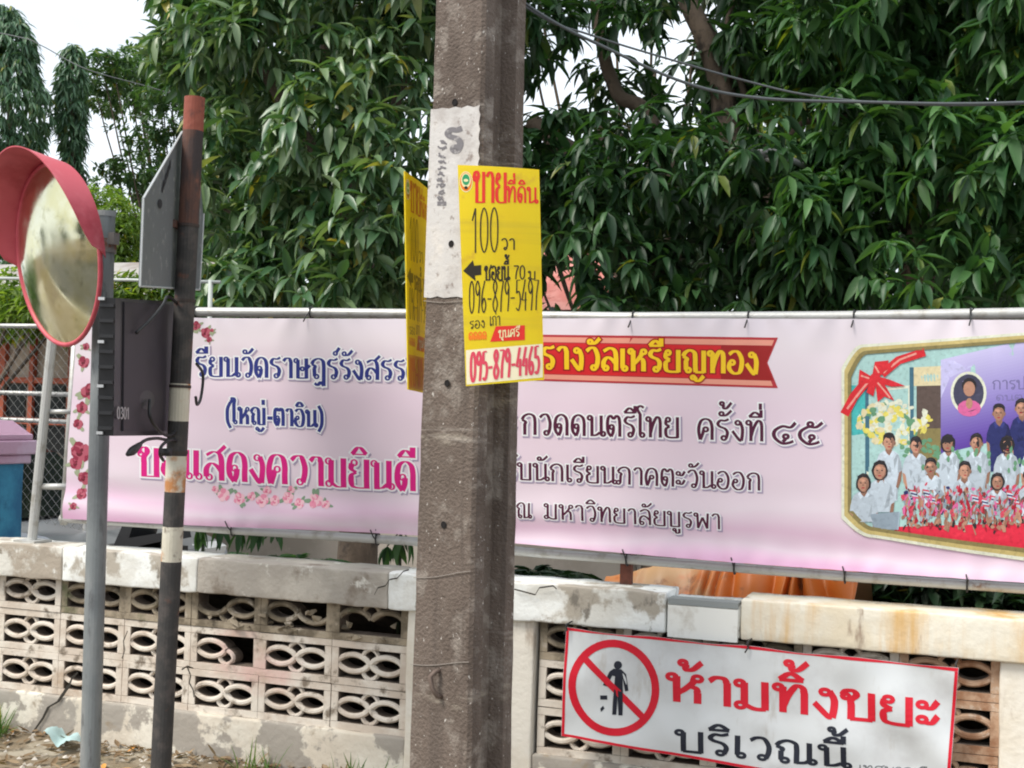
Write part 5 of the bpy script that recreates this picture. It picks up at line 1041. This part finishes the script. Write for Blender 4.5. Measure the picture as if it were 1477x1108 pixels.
# bright round bush, hedge behind the fence, dark shrubs below the banner
def bush(label, spec, Y, r, m, n=60, L=(.07, .13), name='bush', group=None, width=.36, base=None):
    bl = [(at(x, y, Y+rc.uniform(-.3, .3)), (r, r, r*.85)) for x, y in spec]; c0 = bl[0][0]; o = thing(name, label, 'bush', (c0.x, Y, 0), group); fo = Foliage()
    for c, rad in bl: blob_whorls(fo, c, rad, n, L=L, droop=.2, n=(6, 9))
    limbs('stem', [(((c0.x, Y, -.05), (c0.x+.05, Y, c.z*.5), tuple(c)), .035, .012) for c, _ in bl[:6]], o); crown('leaves', fo, m, o, width=width, rows=2); return o
bush('bright green rounded bush behind the mirror post', [(165, 320), (150, 350), (180, 340), (160, 385), (190, 380), (140, 400), (175, 415), (200, 420), (150, 300)], 9.5, .42, LM_bush, 150)
bush('green hedge behind the wire fence', [(-20, 430), (25, 425), (70, 432), (115, 428), (0, 455), (50, 452), (95, 450), (160, 428), (205, 425), (250, 430)], 4.0, .3, LM_back, 90, group=None)
bush('shrub with deep shade put into its dark leaf colour under the right mango', [(x, y) for x in range(1195, 1660, 55) for y in (800, 850, 900)], 1.7, .3, LM_dark, 60, (.1, .18))  # the shadow under the trees is put into this leaf colour
bush('leafy hedge along the road beyond the left end of the wall', [(-900+170*k, 520+40*(k%2)) for k in range(5)], 1.4, .8, LM_right, 110, (.12, .2))
# mango leaves and ferns showing just under the banner
def fern(label, x, y, Y, fronds, L, spreadx):
    c = at(x, y, Y); o = thing('fern', label, 'plant', (c.x, Y, 0), 'ferns between the banner and the wall'); fo = Foliage(); mb = MB()
    for k in range(fronds):
        a = rc.uniform(-1.5, 1.5); d = Vector((math.sin(a)*spreadx, rc.uniform(-.6, .2), 0)); P_ = [c+Vector((0, 0, -.12))+d*(L*t)+Vector((0, 0, .34*math.sin(t*2.4)*L)) for t in [i/12 for i in range(13)]]
        mb.tube(P_, .004, 5)
        for i in range(2, 13):
            t = (P_[i]-P_[i-1]).normalized(); s_ = t.cross(Vector((0, 0, 1))).normalized()
            for sg in (-1, 1):
                dd = (s_*sg+t*.6+Vector((0, 0, -.15))).normalized(); fo.leaves(np.array([tuple(P_[i])]), np.array([tuple(dd)]), np.array([L*.34*math.sin(i/13*3.0)+.02]))
    st = [(c.x, Y, -.02), tuple(c+Vector((0, 0, -.12)))]; mb.tube(st, .012, 6)
    part('stalk', mb, mat('fern_stalk', (.05, .07, .03), .7), o, smooth=True); crown('fronds', fo, LM_dark if x > 700 else LM_right, o, width=.26, rows=3)
fern('small bright fern under the left half of the banner', 440, 800, .55, 9, .3, 1.0)
fern('dark fern beside the concrete pole under the banner', 775, 822, .5, 14, .34, 1.0)
def sprig(label, pts, Y):
    c = at(*pts[0], Y); o = thing('leafy_sprig', label, 'plant', (c.x, Y, 0), None); fo = Foliage(); mb = MB(); mb.tube([(c.x, Y+.02, 0), tuple(c+Vector((0, .02, .1)))], .008, 6)
    for x, y in pts:
        p = at(x, y, Y); k = 6; d = nrm_(np.stack([nr.uniform(-.7, .7, k), nr.uniform(-.6, .2, k), -np.ones(k)], 1)); fo.leaves(np.tile(np.array(tuple(p+Vector((0, 0, .06)))), (k, 1)), d, nr.uniform(.08, .16, k)); mb.tube([tuple(c+Vector((0, .02, .1))), tuple(p+Vector((0, 0, .06)))], .004, 5)
    part('stem', mb, mat('fern_stalk', (.05, .07, .03), .7), o); crown('leaves', fo, LM_right, o, width=.3)
sprig('hanging leafy sprig below the banner next to the striped post', [(290, 775), (318, 775), (345, 782), (372, 776), (395, 772)], .5)
fern('leafy green plant below the garland of the banner', 380, 792, .8, 7, .26, 1.0)
sprig('few narrow leaves below the banner left of the concrete pole', [(575, 795), (558, 806), (585, 790)], .45)
# dried leaves, grass and scraps at the foot of the wall
fo = Foliage(); k = 1900; xs = nr.uniform(-5.2, 1.0, k); ys_ = -nr.random(k)**2*1.1-.05
zz = np.array([verge((a+12)/16, (b+2.2)/2.15).z for a, b in zip(xs, ys_)])
d = nrm_(np.stack([nr.normal(size=k), nr.normal(size=k), nr.normal(0, .25, k)], 1)); fo.leaves(np.stack([xs, ys_, zz+.012], 1), d, nr.uniform(.025, .085, k))
LM_dry = leafmat('dry_leaf', (.17, .11, .06), (.33, .25, .16), .8, .1, .2)
o = link(bpy.data.objects.new('leaf_litter', fo.mesh('leaf_litter', LM_dry, width=.34, droop=-.15))); tag(o, 'brown dried leaves scattered at the foot of the wall', kind='stuff')
mb = MB(); rp_ = random.Random(8)
for q in range(900):
    x, y = rp_.uniform(-5.2, .8), -.04-.9*rp_.random()**2; z = verge((x+12)/16, (y+2.2)/2.15).z; r_ = rp_.uniform(.006, .02)*(1 if rp_.random() < .93 else 2.2)
    V = [(x+r_*a*rp_.uniform(.6, 1.2), y+r_*b*rp_.uniform(.6, 1.2), z+r_*c*rp_.uniform(.4, .9)) for a, b, c in ((1, 0, 0), (0, 1, 0), (-1, 0, 0), (0, -1, 0), (.2, .1, 1), (0, 0, -1))]; mb.add(V, [(0, 1, 4), (1, 2, 4), (2, 3, 4), (3, 0, 4), (1, 0, 5), (2, 1, 5), (3, 2, 5), (0, 3, 5)])
solo('rubble', mb, mat('rubble', (.42, .38, .32), .9, layers=[((.6, .56, .5), 9, .45, .6), ((.22, .18, .14), 14, .52, .68)]), 'small chips of concrete and gravel at the foot of the wall', kind='stuff')
fo = Foliage()
for gx, gy, gn, gr in ((-4.66, -.2, 420, .17), (-4.95, -.3, 300, .25), (-3.02, -.16, 30, .06), (-2.5, -.2, 40, .1), (-.5, -.4, 100, .2)):
    a = nr.random(gn)*6.28; q = nr.random(gn)**.5*gr; X_ = gx+q*np.cos(a)*1.5; Y_ = np.minimum(-.06, gy+q*np.sin(a)); Z_ = np.array([verge((p+12)/16, (r_+2.2)/2.15).z for p, r_ in zip(X_, Y_)])
    fo.leaves(np.stack([X_, Y_, Z_-.01], 1), nrm_(np.stack([nr.normal(0, .35, gn), nr.normal(0, .35, gn), np.ones(gn)], 1)), nr.uniform(.07, .19, gn), nrm_(np.stack([nr.normal(size=gn), nr.normal(size=gn), np.zeros(gn)], 1)))
o = link(bpy.data.objects.new('grass', fo.mesh('grass', leafmat('grass_blade', (.05, .13, .02), (.16, .26, .06), .5, .3), width=.05, droop=.3))); tag(o, 'tufts of green grass at the foot of the wall', kind='stuff')
c = at(97, 1086, -.12); mb = MB(); mb.grid(lambda u, v: Vector((c.x-.09+.17*u+.02*v, -.2+.12*v-.05*u, .12-.03*u+.02*math.sin(u*7+v*3)+.01*noise.noise(Vector((u*6, v*5, 0))))), 16, 8)
solo('plastic_scrap', mb, mat('cyan_plastic', (.42, .58, .58), .4), 'crumpled pale blue plastic scrap on the dry leaves', 'litter', smooth=True)
# ================================================================ overhead cables and street lamp
def cable(label, pts, r):
    P_ = [Vector(p) for p in smooth([tuple(p) for p in pts], 8)]; mb = MB(); mb.tube(P_, r, 7)
    solo('overhead_cable', mb, mat('cable_grey', (.07, .08, .085), .5), label, 'cable', 'overhead cables from the concrete pole', smooth=True)
cable('lower overhead cable sagging in front of the mangoes', [at(600, -110, -.7), at(770, 14, -.72), at(880, 72, -.6), at(990, 120, -.5), at(1090, 141, -.4), at(1230, 147, -.3), at(1477, 148, -.2), at(1900, 120, 0)], .006)
cable('upper overhead cable running close above the lower one', [at(600, -100, -.66), at(770, 18, -.64), at(850, 50, -.55), at(960, 84, -.45), at(1080, 118, -.3), at(1170, 138, -.25), at(1300, 150, -.14), at(1477, 150, -.1), at(1900, 130, .1)], .0042)
cable('thin wire strung across the sky at the left', [at(-150, 20, 4), at(20, 52, 4), at(60, 66, 4), at(125, 100, 4), at(230, 130, 4.2), at(420, 190, 4.5)], .005)
lc = at(1120, 226, 2.7); lamp = thing('street_lamp', 'grey street lamp head with white underside among the mango leaves', 'street lamp', (at(1250, 280, 4.2).x, 4.2, 0))
m_lamp = mat('lamp_grey', (.24, .25, .26), .5, .2)
mb = MB(); pb = at(1250, 282, 4.2); mb.tube([(pb.x, 4.2, -.1), (pb.x, 4.2, pb.z)], .05, 12); part('pole', mb, m_lamp, lamp, smooth=True)
mb = MB(); mb.tube([pb, at(1205, 262, 3.4), at(1165, 242, 3.0), at(1138, 229, 2.74)], .018, 10); part('arm', mb, m_lamp, lamp, smooth=True)
mb = MB(); ax = (at(1105, 220, 2.68)-at(1140, 230, 2.74)).normalized(); P_ = [lc-ax*.07+ax*(.19*t) for t in [i/10 for i in range(11)]]; mb.tube(P_, [.016+.026*math.sin(math.pi*min(1, i/10*.93+.05))**.6 for i in range(11)], 14); part('head', mb, m_lamp, lamp, smooth=True)
mb = MB(); mb.tube([p-Vector((0, .004, .02)) for p in P_[2:9]], [.01, .024, .028, .029, .028, .024, .01], 14); part('lens', mb, mat('lamp_white', (.8, .82, .84), .3), lamp, smooth=True)

# trees and poles further down the road, where the mirror looks
for k, (x, y) in enumerate(((-15, -12.5), (-22, -13.5), (-31, -12), (-40, -3), (-46, -11), (-58, -5))):
    b_ = [(Vector((x+rc.uniform(-1.6, 1.6), y+rc.uniform(-1.2, 1.2), 2.2+rc.uniform(0, 3.4))), (1.2, 1.1, .9)) for q in range(7)]
    far_tree(['broad dark tree across the road nearest the camera', 'broad dark tree across the road', 'tall tree at the far bend of the road', 'tree standing where the road bends', 'tree beyond the far bend', 'most distant tree down the road'][k], (x, y, 0), b_, LM_mid, (.3, .5), .4, 26, group='trees down the road')
